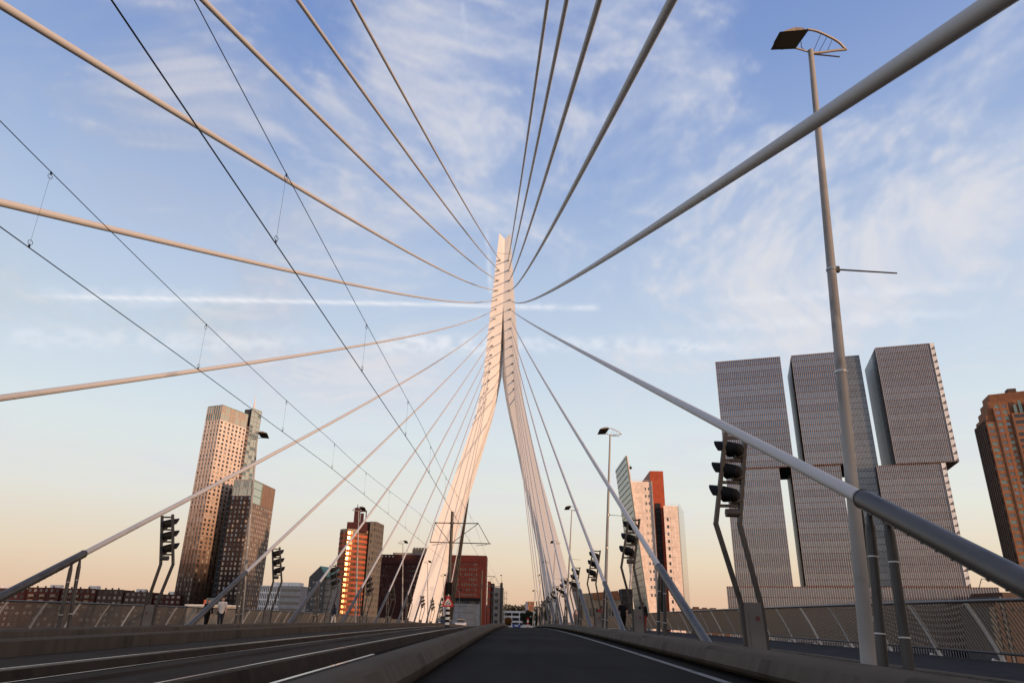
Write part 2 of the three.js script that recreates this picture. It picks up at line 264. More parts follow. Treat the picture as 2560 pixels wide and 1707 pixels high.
// ───────────── pylon ─────────────
let pylonThing;
const PYZ = (Y) => (Y > 57 ? 167 + (Y - 57) * 0.02 : 163.4 + (Math.max(Y, -14) + 14) * (3.6 / 71));
{
  const py = thing('bridge_pylon', 'tall white forked bridge pylon in the centre where all stay cables meet', 'pylon', V(-4.3, GY - EYE, 166).toArray());
  const L = [[97.2, -5.74, -4.25, -4.25], [90, -6.3, -4.25, -4.25], [80, -7.05, -4.25, -4.25], [76, -7.36, -4.25, -4.25], [65.2, -8.15, -4.81, -4.22], [60.6, -8.45, -5.25, -4.25], [57.2, -8.65, -5.55, -4.3], [51, -9.4, -6.1, -5.3], [46, -10.3, -7.05, -6.3], [38.5, -12.45, -8.95, -8.2], [31.1, -14.6, -10.99, -10.19], [19.2, -18.4, -14.6, -13.4], [11, -20.95, -16.8, -15.5], [3.4, -22.6, -18.46, -16.9], [-3, -23.9, -19.8, -18.2], [-13.2, -26, -22, -20.4]];
  const R = [[97.2, -2.62, -4.25, -4.25], [90, -2.2, -4.25, -4.25], [80, -1.5, -4.25, -4.25], [76, -1.25, -4.25, -4.25], [65.2, -0.32, -3.62, -4.22], [60.6, 0.02, -3.5, -4.2], [57.2, 0.32, -3.2, -4.14], [51, 1.15, -2.5, -3.1], [46, 2.08, -1.6, -2.05], [38.5, 3.75, 0.1, -0.25], [31.1, 5.5, 1.8, 1.35], [19.2, 8.85, 5.05, 4.05], [11, 11.05, 7.05, 5.65], [3.4, 12.95, 8.85, 7.1], [-3, 14.5, 10.4, 8.7], [-13.2, 17, 13, 11.2]];
  const legGeo = (S, sg) => {
    const ring = (s) => { const [Y, o, f, b] = s, z = PYZ(Y), dep = 3.2 + sm(90, 0, Y) * 2.2, rec = Y >= 76 ? 0.4 : 0.4 + 0.6 * sm(76, 50, Y), cut = Y > 97 ? 1.55 : 0;
      return [V(o, Y, z), V(f, Y - cut, z + rec), V(b, Y - cut, z + dep), V(o - sg * -0.0, Y, z + dep * 0.9)]; };
    const pos = [], rs = S.map(ring), tri = (a, b, c) => pos.push(a.x, a.y, a.z, b.x, b.y, b.z, c.x, c.y, c.z);
    for (let k = 0; k < rs.length - 1; k++) for (let i = 0; i < 4; i++) { const a = rs[k][i], b = rs[k][(i + 1) % 4], c = rs[k + 1][(i + 1) % 4], d = rs[k + 1][i]; if (k < 3 && i === 1) { /* the halves meet here above the fork */ } tri(a, b, c); tri(a, c, d); }
    for (const r of [rs[0], rs[rs.length - 1]]) { tri(r[0], r[1], r[2]); tri(r[0], r[2], r[3]); }
    const g = new THREE.BufferGeometry(); g.setAttribute('position', new THREE.Float32BufferAttribute(pos, 3)); g.computeVertexNormals(); return g;
  };
  part('leg', legGeo(L, -1), 'pylonWhite', py); part('leg', legGeo(R, 1), 'pylonWhite', py);
  parts('weld_seam', [[-6.22, 91, 167.66, -4.27, 91, 168.02], [-4.23, 91, 168.02, -2.3, 91, 167.66]].map((s) => barG(V(s[0], s[1], s[2]), V(s[3], s[4], s[5]), 0.05, 0.05)), 'blockGrey', py);
  pylonThing = py;
}
// ───────────── stays ─────────────
const UX = { L: [-5.4, -5.58, -5.76, -5.9, -6, -6.18, -6.33, -6.55, -6.63, -6.78, -6.93, -7.1, -7.27, -7.4, -7.55, -7.7], R: [-3.2, -3, -2.82, -2.7, -2.52, -2.35, -2.2, -2.08, -1.94, -1.8, -1.64, -1.5, -1.34, -1.2, -1.08, -0.94] };
const UY = [88.9, 85.9, 82.9, 80.0, 77.3, 74.6, 71.9, 69.3, 66.8, 64.4, 61.95, 59.75, 57.5, 55.35, 53.25, 51.25];
const SAG = { R: [2.8, 2.9, 2.7, 2.4, 2.05, 0.42, 0.8, 0.9, 0.8, 0.6, 0.5, 0.4, 0.32, 0.26, 0.2, 0.16], L: [2.4, 2.4, 2.4, 2.4, 2.15, 1.75, 1.55, 0.9, 0.75, 0.6, 0.5, 0.4, 0.32, 0.26, 0.2, 0.16] };
const DYA = { R: -0.3, L: -0.1 };
const slots = [];
for (const side of ['L', 'R']) for (let k = 1; k <= 16; k++) {
  const Zk = 16.7 + 13.6 * (k - 7), XA = side === 'R' ? (k === 6 ? 4.3 : 4.5) : -13.24;
  const A = new THREE.Vector3(XA, road(Zk) + DYA[side] , -Zk), U = V(UX[side][k - 1], UY[k - 1], 167.7);
  const sag = SAG[side][k - 1], f = (t) => A.clone().lerp(U, t).add(new THREE.Vector3(0, -4 * sag * t * (1 - t), 0));
  const len = A.distanceTo(U), r = k <= 4 ? 0.108 : k === 5 ? 0.098 : 0.086;
  const sd = side === 'R' ? 'right' : 'left', where = k <= 5 ? 'overhead' : k === 6 ? (side === 'R' ? 'pipe at right edge' : 'leaving at left') : k === 7 ? 'nearest full pipe' : 'foot behind kerb';
  const t = thing('stay_cable', `${ORD[k - 1]} stay cable from the top on the ${sd} of the pylon, ${where}`, 'stay cable', A.toArray(), 'stay cables of the bridge');
  const L6 = 5.9 / len, near = Math.abs(Zk) < 60;
  part('cable', curveTube((s) => f(L6 + (1 - L6) * s ** 1.5), 64, r, near || k < 6 ? 16 : 8), 'cableWhite', t, { keepUV: false });
  if (Zk > -16) {
    const pr = r * 1.33, p0 = f(-0.1 / len), p1 = f(L6), ax = p1.clone().sub(p0).normalize();
    part('foot_pipe', cylG(p0, p1, pr * 1.04, pr, 20), 'pipeGrey', t);
    part('pipe_lip', cylG(p1.clone().addScaledVector(ax, -0.02), p1.clone().addScaledVector(ax, 0.05), pr * 1.06, r * 1.12, 20), 'pipeGrey', t);
    if (k < 8) {                                                        // clamped seam along the underside of the pipe, with bolts
      const dn = new THREE.Vector3(side === 'R' ? -0.62 : 0.62, -0.78, 0), q0 = p0.clone().lerp(p1, 0.12).addScaledVector(dn, pr * 1.0), q1 = p0.clone().lerp(p1, 0.985).addScaledVector(dn, pr * 0.98);
      const sm1 = part('pipe_seam', barG(q0, q1, 0.03, 0.02), 'pipeGrey', t); for (let i = 1; i < 22; i++) { const p = q0.clone().lerp(q1, i / 22); part('bolt', BX(0.026, 0.022, 0.026, p.x + dn.x * 0.012, p.y + dn.y * 0.012, p.z), 'strutDark', sm1); }
    }
    if (k < 13) for (const [i, q] of [5.72, 5.48].entries()) {                       // damper legs under the upper pipe
      const top = f(q / len), ss = side === 'R' ? 1 : -1, dn = top.x - ss * (i ? 0.06 : 0.22);
      const gy = road(-top.z) + cf(XA) + 0.02, foot = new THREE.Vector3(dn, gy, top.z + 0.1), tp = top.clone().setY(top.y - pr * 0.7); tp.x += ss * (i ? 0.05 : -0.03);
      const at = (s) => foot.clone().lerp(tp, s), g = [];
      g.push(cylG(at(0), at(0.3), 0.056, 0.055, 12), cylG(at(0.31), at(0.72), 0.052, 0.052, 12), cylG(at(0.73), at(0.9), 0.056, 0.054, 12), cylG(at(0.9), at(1), 0.05, 0.024, 10));
      const leg = part('damper_leg', [...g, cylG(at(0.29), at(0.32), 0.04, 0.04, 10), cylG(at(0.71), at(0.74), 0.04, 0.04, 10)], 'strutDark', t);
      parts('collar', [cylG(at(0.303), at(0.311), 0.058, 0.058, 12), cylG(at(0.722), at(0.73), 0.056, 0.056, 12)], 'steelPost', leg);
    }
  }
  if (k > 3 && k < 9) for (let m = 1; m < 6; m++) { const q = (5.9 + 9.3 * m) / len; part('sheath_joint', cylG(f(q), f(q + 0.03 / len), r * 1.022, r * 1.022, 16), 'cableWhite', t); }
  slots.push([U, f(1).clone().sub(f(0.985)).normalize(), r]);
}
for (const [U, d, r] of slots) { const q = U.clone().addScaledVector(d, -0.75); part('anchor_socket', [cylG(U.clone().addScaledVector(d, 0.4), q, 0.24, 0.2, 10)], 'pipeGrey', pylonThing); }
for (const [sd, xs] of [['left', [-18.5, -19.2, -8.6]], ['right', [9.6, 10.3, -0.1]]]) for (let i = 0; i < 2; i++) {   // back stays to the far side
  const A = new THREE.Vector3(xs[i], road(215) + 0.1, -215), U = V(xs[2] + i * (sd === 'left' ? 0.5 : -0.5), 58, 171.5);
  const t = thing('back_stay', `dark ${i ? 'outer' : 'inner'} back stay behind the ${sd} pylon leg`, 'back stay', A.toArray(), 'dark back stays behind the pylon');
  part('cable', curveTube((s) => A.clone().lerp(U, s), 8, 0.34, 10), 'pipeGrey', t);
  part('anchor_box', BX(0.9, 1.2, 1.2, A.x, A.y + 0.2, A.z), 'black', t);
}

// ───────────── railings ─────────────
for (const [sd, s, X0, X1] of [['right', 1, 9.82, 9.27], ['left', -1, -18.72, -18.2]]) {
  const t = thing('railing', `long inward leaning steel railing with thin bars along the ${sd} edge of the bridge`, 'railing', [X0, 0, 0], 'bridge railings');
  const c = (h) => X0 + (X1 - X0) * h / 1.14 + s * 0.035 * Math.sin(Math.PI * clamp(h / 1.14));   // bars bulge outwards
  const P = (h, z) => new THREE.Vector3(c(h), road(z) + cf(X0) + h, -z);
  part('handrail', curveTube((q) => P(1.14, 4 + 196 * q), 90, 0.034, 8), 'handrail', t);
  part('bottom_rail', curveTube((q) => P(0.17, 4 + 196 * q), 90, 0.03, 8), 'handrail', t);
  const bars = [], pt = [0.14, 0.45, 0.8, 1.12];
  const barAt = (z, r) => { const pos = [], q = pt.map((h) => P(h, z)); for (let k = 0; k < 3; k++) { const a = q[k], b = q[k + 1], R = [[-r, -r], [r, -r], [r, r], [-r, r]]; for (let i = 0; i < 4; i++) { const [u, v] = R[i], [u2, v2] = R[(i + 1) % 4]; pos.push(a.x + u, a.y, a.z + v, a.x + u2, a.y, a.z + v2, b.x + u2, b.y, b.z + v2, a.x + u, a.y, a.z + v, b.x + u2, b.y, b.z + v2, b.x + u, b.y, b.z + v); } } const g = new THREE.BufferGeometry(); g.setAttribute('position', new THREE.Float32BufferAttribute(pos, 3)); g.computeVertexNormals(); return g; };
  for (let z = 6; z < 150; z += z < 60 ? 0.105 : 0.21) bars.push(barAt(z, z < 60 ? 0.0125 : 0.026));
  part('bars', bars, 'railBars', t, { kind: 'stuff' });
  for (let z = 4.2; z < 150; z += 2.267) {
    const g = [0, 0.3, 0.6, 0.85, 1.12].map((h) => P(h, z)); const po = part('post', g.slice(1).map((p, i) => barG(g[i], p, 0.05, 0.085)), 'steelPost', t);
    if (z < 90) part('post_foot', barG(P(0, z).add(new THREE.Vector3(s * 0.12, -0.1, 0)), P(0.02, z).add(new THREE.Vector3(-s * 0.22, 0.03, 0)), 0.05, 0.06), 'steelPost', po);
  }
}

// ───────────── lamp posts ─────────────
function lampPost(m, label, base, H = 9.75, lean = 0.62) {           // m: +1 head reaches over a road on its left
  const t = thing('lamp_post', label, 'lamp post', base, 'lamp posts with leaf-shaped heads');
  const v = (x, y, z = 0) => new THREE.Vector3(x * m, y, z), T = v(lean, H), pl = (n, gs, mt, p = t) => part(n, gs, mt, p, { local: true });
  const pole = pl('pole', cylG(v(0, 0), T, 0.092, 0.043, 18), 'poleGrey');
  pl('base_flange', cylG(v(0, 0), v(0.004, 0.06), 0.2, 0.2, 16), 'poleGrey', pole);
  const at = (y) => v(lean * y / H, y);
  for (const y of [H * 0.405, H * 0.57]) { pl('clamp_ring', cylG(at(y), at(y + 0.035), 0.092 - 0.005 * y + 0.01, 0.092 - 0.005 * y + 0.01, 16), 'rail', pole); }
  parts('banner_arm', [cylG(at(H * 0.572).add(v(0.07, 0)), at(H * 0.572).add(v(0.95, -0.06, 0.02)), 0.013, 0.011, 6), BX(0.05, 0.09, 0.05, at(H * 0.572).x + 0.09 * m, H * 0.572, 0)], 'masts', pole, { local: true });
  const U = (u, w, e = 0) => T.clone().add(v(u, 0)).add(new THREE.Vector3(0, w * 0.875 - e * 0.48, w * 0.48 + e * 0.875));
  const head = new THREE.CatmullRomCurve3([U(-0.08, 0.34), U(0.06, 0.32), U(0.28, 0.235), U(0.47, 0.135), U(0.585, 0.03)]);
  const arm = pl('arm', new THREE.TubeGeometry(head, 16, 0.021, 8), 'lampAlu'); parts('rib', [new THREE.TubeGeometry(new THREE.CatmullRomCurve3([U(0.6, 0.02), U(0.4, 0.0), U(0.2, -0.03), U(0.02, -0.045)]), 12, 0.022, 8), new THREE.TubeGeometry(new THREE.CatmullRomCurve3([U(0.03, -0.04), U(-0.12, 0.0), U(-0.3, 0.04), U(-0.5, 0.02)]), 10, 0.016, 6), cylG(U(0.585, 0.03), U(0.62, 0.01), 0.03, 0.006, 8)], 'lampAlu', arm, { local: true });
  for (const [a, b] of [[0.16, 0.05], [0.26, 0.15], [0.35, 0.285]]) pl('strut', cylG(U(a, 0.27 - (a - 0.16) * 0.55), U(b, -0.01), 0.005, 0.005, 5), 'wire', arm);
  pl('sensor_rod', cylG(U(0.05, -0.06), U(0.5, -0.1), 0.014, 0.012, 6), 'masts', arm);
  pl('cable_loop', new THREE.TubeGeometry(new THREE.CatmullRomCurve3([U(-0.17, 0.14), U(-0.155, 0.05), U(-0.1, 0.0), U(-0.04, -0.03)]), 10, 0.007, 6), 'wire', arm);
  // flat luminaire and the shell above it
  const q = [U(-0.55, 0.285, 0.03), U(-0.06, 0.33, 0.03), U(-0.27, 0.02, 0.03), U(-0.68, 0.0, 0.03)], nrm = q[1].clone().sub(q[0]).cross(q[3].clone().sub(q[0])).normalize(); if (nrm.y > 0) nrm.negate();
  const slab = (pts, d0, d1) => { const a = pts.map((p) => p.clone().addScaledVector(nrm, d0)), b = pts.map((p) => p.clone().addScaledVector(nrm, d1)), pos = [], tr = (...s) => s.forEach((p) => pos.push(p.x, p.y, p.z)); tr(a[0], a[1], a[2]); tr(a[0], a[2], a[3]); tr(b[0], b[2], b[1]); tr(b[0], b[3], b[2]); for (let i = 0; i < 4; i++) { const j = (i + 1) % 4; tr(a[i], b[i], b[j]); tr(a[i], b[j], a[j]); } const g = new THREE.BufferGeometry(); g.setAttribute('position', new THREE.Float32BufferAttribute(pos, 3)); g.computeVertexNormals(); return g; };
  const lum = pl('luminaire', slab(q, -0.03, 0.02), 'lampBlack');
  const cN = q.reduce((s, p) => s.add(p), new THREE.Vector3()).multiplyScalar(0.25);
  pl('lens', slab(q.map((p) => cN.clone().lerp(p, 0.84)), 0.021, 0.024), 'lampBlack', lum);
  const s0 = [U(-0.54, 0.29), U(-0.4, 0.345), U(-0.28, 0.385), U(-0.15, 0.38), U(-0.07, 0.35)], sh = [];
  for (let i = 0; i < 4; i++) sh.push(slab([s0[i], s0[i + 1], s0[i + 1].clone().lerp(q[2], 0.55).addScaledVector(nrm, -0.06), s0[i].clone().lerp(q[3], 0.55).addScaledVector(nrm, -0.04)], -0.05, -0.035));
  parts('shell', sh, 'lampAlu', lum, { local: true });
  return t;
}
function cloneThing(o, pos, label) { const c = o.clone(); c.name = numbered(o.name.replace(/_\d+$/, '')); c.position.set(...pos); scene.add(c); c.userData = { ...o.userData, label }; return c; }
const lampZ = [9.4, 36.6, 63.8, 91, 118.2, 145.4, 190], near = ['nearest', 'second nearest', 'third nearest', 'fourth nearest', 'fifth nearest', 'sixth nearest', 'farthest'];
let lr, ll;
lampZ.forEach((z, i) => { const lab = `${near[i]} leaf-headed lamp post on the right side${i === 0 ? ', in front of the grey towers' : ' of the bridge'}`, p = [4.28, road(z) + 0.02, -z]; lr = i ? cloneThing(lr, p, lab) : lampPost(1, lab, p); });
[38, 65.2, 92.4, 119.6, 146.8, 190].forEach((z, i) => { const lab = `${near[i]} leaf-headed lamp post on the left side${i === 0 ? ', before the brown towers' : ' of the bridge'}`, p = [-13.72, road(z) + cf(-13.7) + 0.02, -z]; ll = i ? cloneThing(ll, p, lab) : lampPost(-1, lab, p); });

// ───────────── floodlight frames beside the stays ─────────────
function floodMast(m, label, base) {                                 // m = +1: hoods point to the left
  const t = thing('floodlight_mast', label, 'floodlight mast', base, 'bent floodlight masts beside the stays');
  const v = (x, y, z = 0) => new THREE.Vector3(x * m, y, z), pl = (n, gs, mt, p = t) => part(n, gs, mt, p, { local: true });
  const legs = [[[-0.2, 0], [-0.22, 0.97], [-0.58, 2.5], [-0.21, 4.36]], [[0.2, 0], [0.16, 0.97], [-0.1, 2.5], [0.2, 4.3]]];
  for (const L of legs) { const g = []; for (let i = 1; i < 4; i++) { const a = v(...L[i - 1]), b = v(...L[i]); g.push(barG(a, b.clone().addScaledVector(b.clone().sub(a).normalize(), 0.03), 0.075, 0.12)); } pl('leg', g, 'frameGrey'); }
  const s = new THREE.Shape([[-0.17, 0.0], [0.17, 0.0], [0.13, 1.0], [-0.19, 1.0]].map(([x, y]) => new THREE.Vector2(x * m, y)));
  const pan = pl('base_panel', new THREE.ExtrudeGeometry(s, { depth: 0.14, bevelEnabled: true, bevelSize: 0.01, bevelThickness: 0.01, bevelSegments: 2 }).translate(0, 0, -0.07), 'blockGrey');
  pl('hatch', BX(0.2, 0.7, 0.012, -0.02 * m, 0.45, 0.088), 'blockGrey', pan); pl('sticker', cylG(v(0.04, 0.72, 0.092), v(0.04, 0.72, 0.1), 0.045, 0.045, 16), 'stickerRed', pan);
  const X = (y, k) => { const L = legs[k], q = (y - L[2][1]) / (L[3][1] - L[2][1]); return mix(L[2][0], L[3][0], q); };
  parts('cross_bar', [4.28, 3.8, 3.34, 2.86].map((y) => barG(v(X(y, 0), y), v(X(y, 1), y), 0.06, 0.06)), 'frameGrey', t, { local: true });
  for (const y of [4.06, 3.6, 3.12]) {
    const cx = X(y, 0) + 0.28, a = v(cx + 0.02, y - 0.06, 0.13), b = v(cx - 0.16, y - 0.01, -0.06), d = b.clone().sub(a).normalize();
    const f = pl('floodlight', [cylG(a, b, 0.125, 0.165, 20), cylG(a.clone().addScaledVector(d, -0.05), a, 0.07, 0.125, 16)], 'black'); pl('gear_box', [cylG(v(X(y, 1) - 0.24, y + 0.16 - 0.42 + 0.1), v(X(y, 1) - 0.02, y + 0.16 - 0.42 + 0.1), 0.07, 0.07, 14)], 'frameGrey', f);
    const hood = new THREE.CylinderGeometry(0.165, 0.165, 0.34, 20, 6, true, -Math.PI * 0.62, Math.PI * 1.24), ps = hood.attributes.position;
    for (let i = 0; i < ps.count; i++) { const yy = ps.getY(i), zz = ps.getZ(i), k = clamp((yy + 0.17) / 0.34); const back = clamp((0.165 - zz) / 0.33); ps.setY(i, yy - k * back * 0.26); }
    hood.translate(0, 0.17, 0); hood.computeVertexNormals();
    const qn = new THREE.Quaternion().setFromUnitVectors(new THREE.Vector3(0, 1, 0), d), up = new THREE.Vector3(0, 1, 0).applyQuaternion(qn.clone().invert()); hood.rotateY(Math.atan2(up.x, up.z)); hood.applyQuaternion(qn).translate(b.x, b.y, b.z);
    pl('hood', hood, 'hoodBlack', f); pl('front_glass', cylG(b.clone().addScaledVector(d, -0.01), b.clone().addScaledVector(d, 0.004), 0.15, 0.15, 18), 'lens', f);
    parts('yoke', [pathG([v(cx - 0.1, y - 0.12, 0.1), v(cx - 0.08, y - 0.28, 0.1), v(cx + 0.02, y - 0.3, 0.05)], 0.012, 6), pathG([v(cx + 0.12, y - 0.05, -0.1), v(cx + 0.11, y - 0.26, -0.08), v(cx + 0.02, y - 0.3, 0)], 0.012, 6)], 'frameGrey', f, { local: true });
  }
  pl('ballast_box', [cylG(v(X(2.72, 0) + 0.18, 2.72), v(X(2.72, 1) - 0.02, 2.72), 0.085, 0.085, 16)], 'frameGrey');
  return t;
}
let fr, fl;
for (let i = 0; i < 9; i++) {
  const z = 14.7 + 13.7 * i, lab = (sd) => `${near[Math.min(i, 5)]}${i > 5 ? ' but ' + ORD[i - 6] : ''}`;
  const nm = i < 6 ? near[i] : ['seventh nearest', 'eighth nearest', 'ninth nearest'][i - 6];
  const pR = [4.63, road(z) + 0.02, -z]; fr = i ? cloneThing(fr, pR, `${nm} bent floodlight mast with black hooded lamps behind the right kerb`) : floodMast(1, `${nm} bent floodlight mast with black hooded lamps behind the right kerb`, pR);
  const zl = z + 13.9; const pL = [-13.9, road(zl) + cf(-13.9) + 0.02, -zl]; fl = i ? cloneThing(fl, pL, `${nm} bent floodlight mast with black hooded lamps behind the far left kerb`) : floodMast(-1, `${nm} bent floodlight mast with black hooded lamps behind the far left kerb`, pL);
}

// ───────────── tram masts, wires, signals ─────────────
function tramMast(Z, X, label, H) {
  const y0 = road(Z), t = thing('tram_mast', label, 'tram mast', [X, y0, -Z], 'dark masts that carry the tram wires');
  const P = (x, y) => new THREE.Vector3(X + x, y + EYE, -Z), k = H;
  part('mast', cylG(new THREE.Vector3(X, y0, -Z), P(0, 7.35 - k), 0.15, 0.105, 14), 'masts', t);
  part('crossarm', [cylG(P(-1.25, 6.5 - k), P(1.98, 6.5 - k), 0.035, 0.035, 8)], 'masts', t);
  part('crossarm', [cylG(P(-1.55, 5.1 - k), P(2.95, 5.06 - k), 0.035, 0.035, 8)], 'masts', t);
  for (const [a, b] of [[[-1.25, 6.5], [-0.1, 5.1]], [[1.98, 6.5], [0.1, 5.1]], [[-1.25, 6.5], [-1.55, 5.1]], [[1.98, 6.5], [2.85, 5.06]]]) part('brace', cylG(P(a[0], a[1] - k), P(b[0], b[1] - k), 0.026, 0.026, 6), 'masts', t);
  for (const s of [-1, 1]) part('steady_arm', pathG([P(s < 0 ? -1.4 : 1.85, 4.9 - k), P(s < 0 ? -0.7 : 2.65, 4.98 - k), P(s < 0 ? -0.66 : 2.66, 5.08 - k)], 0.018, 6), 'masts', t);
  parts('insulator', [P(-0.12, 6.5 - k), P(0.12, 6.5 - k), P(-0.12, 5.1 - k), P(0.12, 5.1 - k), P(-1.2, 6.5 - k), P(1.9, 6.5 - k)].map((p) => new THREE.SphereGeometry(0.07, 10, 8).translate(p.x, p.y, p.z)), 'masts', t);
}
tramMast(54, -4.83, 'nearest dark tram mast with a frame of crossarms in front of the left pylon leg', 0);
tramMast(114, -5.2, 'second dark tram mast with crossarm, right of the red office block', 0.65);
tramMast(182, -5.6, 'farthest thin tram mast on the bridge, near the crest', 2.4);
{
  const wy = (Z) => 4.72 - 0.0033 * Math.max(0, Z - 54) - 0.000035 * Math.max(0, Z - 54) ** 2, my = (Z, far) => wy(Z) + (Z < 22 ? (far ? 0.88 + 1.0 * ((22 - Z) / 22) ** 2 : 1.03 + 0.25 * ((22 - Z) / 22) ** 2) : Z < 54 ? mix(far ? 0.88 : 1.03, 0.85, sm(22, 30, Z)) + 0.9 * sm(24, 56, Z) : 1.25 + 0.5 * (2 * ((Z - 54) / 60 % 1) - 1) ** 2);
  for (const [lab, x0, x1, dz] of [['dark tram wires with droppers over the near track, crossing the upper left sky', -3.44, -3.15, [8.5, 13.9, 19.5, 25, 31, 37, 43, 49]], ['pair of dark tram wires with droppers over the far track, at the left edge', -6.98, -6.35, [8.7, 13.9, 19.2, 24.4, 30, 36, 42, 48]]]) {
    const far = x0 < -5, X = (Z) => (far ? (Z < 14 ? -7.22 + 0.0375 * Z : mix(-6.695, -6.44, Math.min(1, (Z - 14) / 10))) : -3.5 + 0.017 * Math.min(Z, 22)), t = thing('tram_wires', lab, 'tram wires', [x0, 0, 0], 'overhead tram wires');
    part('contact_wire', curveTube((q) => V(X(-6 + 190 * q), wy(-6 + 190 * q), -6 + 190 * q), 120, 0.0085, 6), 'wire', t);
    part('messenger_wire', curveTube((q) => V(X(-6 + 190 * q), my(-6 + 190 * q, far), -6 + 190 * q), 120, 0.0065, 6), 'wire', t);
    for (const z of dz) { const a = V(X(z), wy(z), z), b = V(X(z), my(z, far), z); const d = part('dropper', cylG(a, b, 0.0022, 0.0022, 4), 'frameGrey', t); parts('clip', [BX(0.014, 0.05, 0.03, a.x, a.y + 0.02, a.z), BX(0.014, 0.04, 0.03, b.x, b.y - 0.01, b.z), new THREE.TorusGeometry(0.035, 0.004, 5, 12).rotateY(1.2).translate(a.x, a.y + 0.08, a.z), new THREE.TorusGeometry(0.035, 0.004, 5, 12).rotateY(1.2).translate(b.x, b.y - 0.07, b.z)], 'wire', d); }
  }
}
{
  const Z = 52.5, X = -4.7, y0 = road(Z), B = (w, h, d, x, y, z = 0) => BX(w, h, d, X + x, y + EYE, -Z + z);
  const p = thing('striped_post', 'black and white striped post at the foot of the tram mast', 'post', [X, y0, -Z]);
  for (let i = 0; i < 8; i++) part('band', cylG(new THREE.Vector3(X, y0 + i * 0.17, -Z), new THREE.Vector3(X, y0 + (i + 1) * 0.17, -Z), 0.15, 0.15, 18), i % 2 ? 'signWhite' : 'black', p);
  const s = thing('warning_sign', 'red bordered triangular bridge warning sign above the striped post', 'traffic sign', [X, y0 + 1.36, -Z]);
  const tri = (r) => { const h = new THREE.Shape(); for (let i = 0; i < 3; i++) { const a0 = Math.PI / 2 + i * 2.0944; const a = new THREE.Vector2(Math.cos(a0), Math.sin(a0)).multiplyScalar(r); for (const da of [-0.12, 0.12]) { const b = new THREE.Vector2(Math.cos(a0 + da), Math.sin(a0 + da)).multiplyScalar(r * 0.96); i === 0 && da < 0 ? h.moveTo(b.x, b.y) : h.lineTo(b.x, b.y); } } h.closePath(); return h; };
  const tg = (r, z, d) => new THREE.ExtrudeGeometry(tri(r), { depth: d, bevelEnabled: false }).translate(X, 0.9 + EYE, -Z + 0.16 + z);
  part('sign_plate', tg(0.46, 0, 0.02), 'signRed', s); part('sign_field', tg(0.28, 0.021, 0.004), 'signWhite', s);
  parts('bridge_symbol', [[[-0.17, -0.1], [0.17, -0.1], 0.03], [[-0.14, -0.06], [0.08, 0.1], 0.05], [[0.06, -0.09], [0.15, -0.02], 0.06]].map(([a, b, w]) => barG(new THREE.Vector3(X + a[0], 0.9 + EYE + a[1], -Z + 0.19), new THREE.Vector3(X + b[0], 0.9 + EYE + b[1], -Z + 0.19), w, 0.006)), 'black', s);
  part('bracket', cylG(new THREE.Vector3(X, y0 + 1.36, -Z + 0.02), new THREE.Vector3(X, 1.5 + EYE, -Z + 0.02), 0.05, 0.05, 10), 'signWhite', s);
  const tl = thing('traffic_signal', 'black traffic signal box seen from behind, above the triangular sign', 'traffic signal', [X, 1.36 + EYE, -Z]);
  part('back_plate', B(0.46, 0.86, 0.06, 0, 1.82, 0.03), 'black', tl); for (const y of [2.08, 1.82, 1.56]) part('signal_head', cylG(V(X, y, Z - 0.06), V(X, y, Z - 0.26), 0.1, 0.115, 14), 'hoodBlack', tl);
  for (const [lab, x, z, h] of [['red and white lattice barrier post, right of the crest', 3.36, 200, 2.6]]) {
    const b = thing('barrier_post', lab, 'barrier', [x, road(z), -z]); for (let i = 0; i < 7; i++) part('band', BX(0.5, 0.55, 0.3, x, road(z) + 0.275 + i * 0.55, -z), i % 2 ? 'signWhite' : 'signRed', b);
  }
}
// ───────────── city: materials and façade builder ─────────────
const glassM = (n, rgb, r = 0.12, me = 0.75) => mat(n, rgb, r, { metalness: me });
glassM('paneDark', [0.05, 0.055, 0.065], 0.12, 0.3); glassM('paneMid', [0.14, 0.15, 0.165], 0.14, 0.5); glassM('paneTeal', [0.16, 0.23, 0.22], 0.14, 0.5); glassM('paneBlind', [0.36, 0.33, 0.29], 0.4, 0.1); glassM('paneGrey', [0.175, 0.205, 0.26], 0.1, 0.85); glassM('paneGrey2', [0.135, 0.16, 0.21], 0.1, 0.85); glassM('tealGlass', [0.36, 0.45, 0.43], 0.2, 0.2); glassM('bandGlass', [0.24, 0.13, 0.06], 0.2, 0.85); glassM('sunGlass', [0.55, 0.5, 0.46], 0.16, 0.9);
const wallM = (n, rgb, o = {}) => mat(n, rgb, 0.75, { map: panelT, ...o });
wallM('aluLight', [0.60, 0.50, 0.44]); wallM('aluMid', [0.47, 0.36, 0.30]); wallM('aluTan', [0.26, 0.17, 0.125]); wallM('aluBrown', [0.11, 0.066, 0.048]); wallM('aluDark', [0.045, 0.028, 0.023]);
wallM('shadedBrownPier', [0.03, 0.018, 0.016]); wallM('tanWall', [0.17, 0.122, 0.1]); wallM('finAlu', [0.4, 0.36, 0.345]); wallM('finShade', [0.27, 0.28, 0.29]); wallM('terracotta', [0.15, 0.075, 0.065]); wallM('towerCore', [0.05, 0.052, 0.058]); wallM('darkSide', [0.085, 0.09, 0.095]); wallM('slatSide', [0.3, 0.31, 0.32], { roughness: 0.5, metalness: 0.3 });
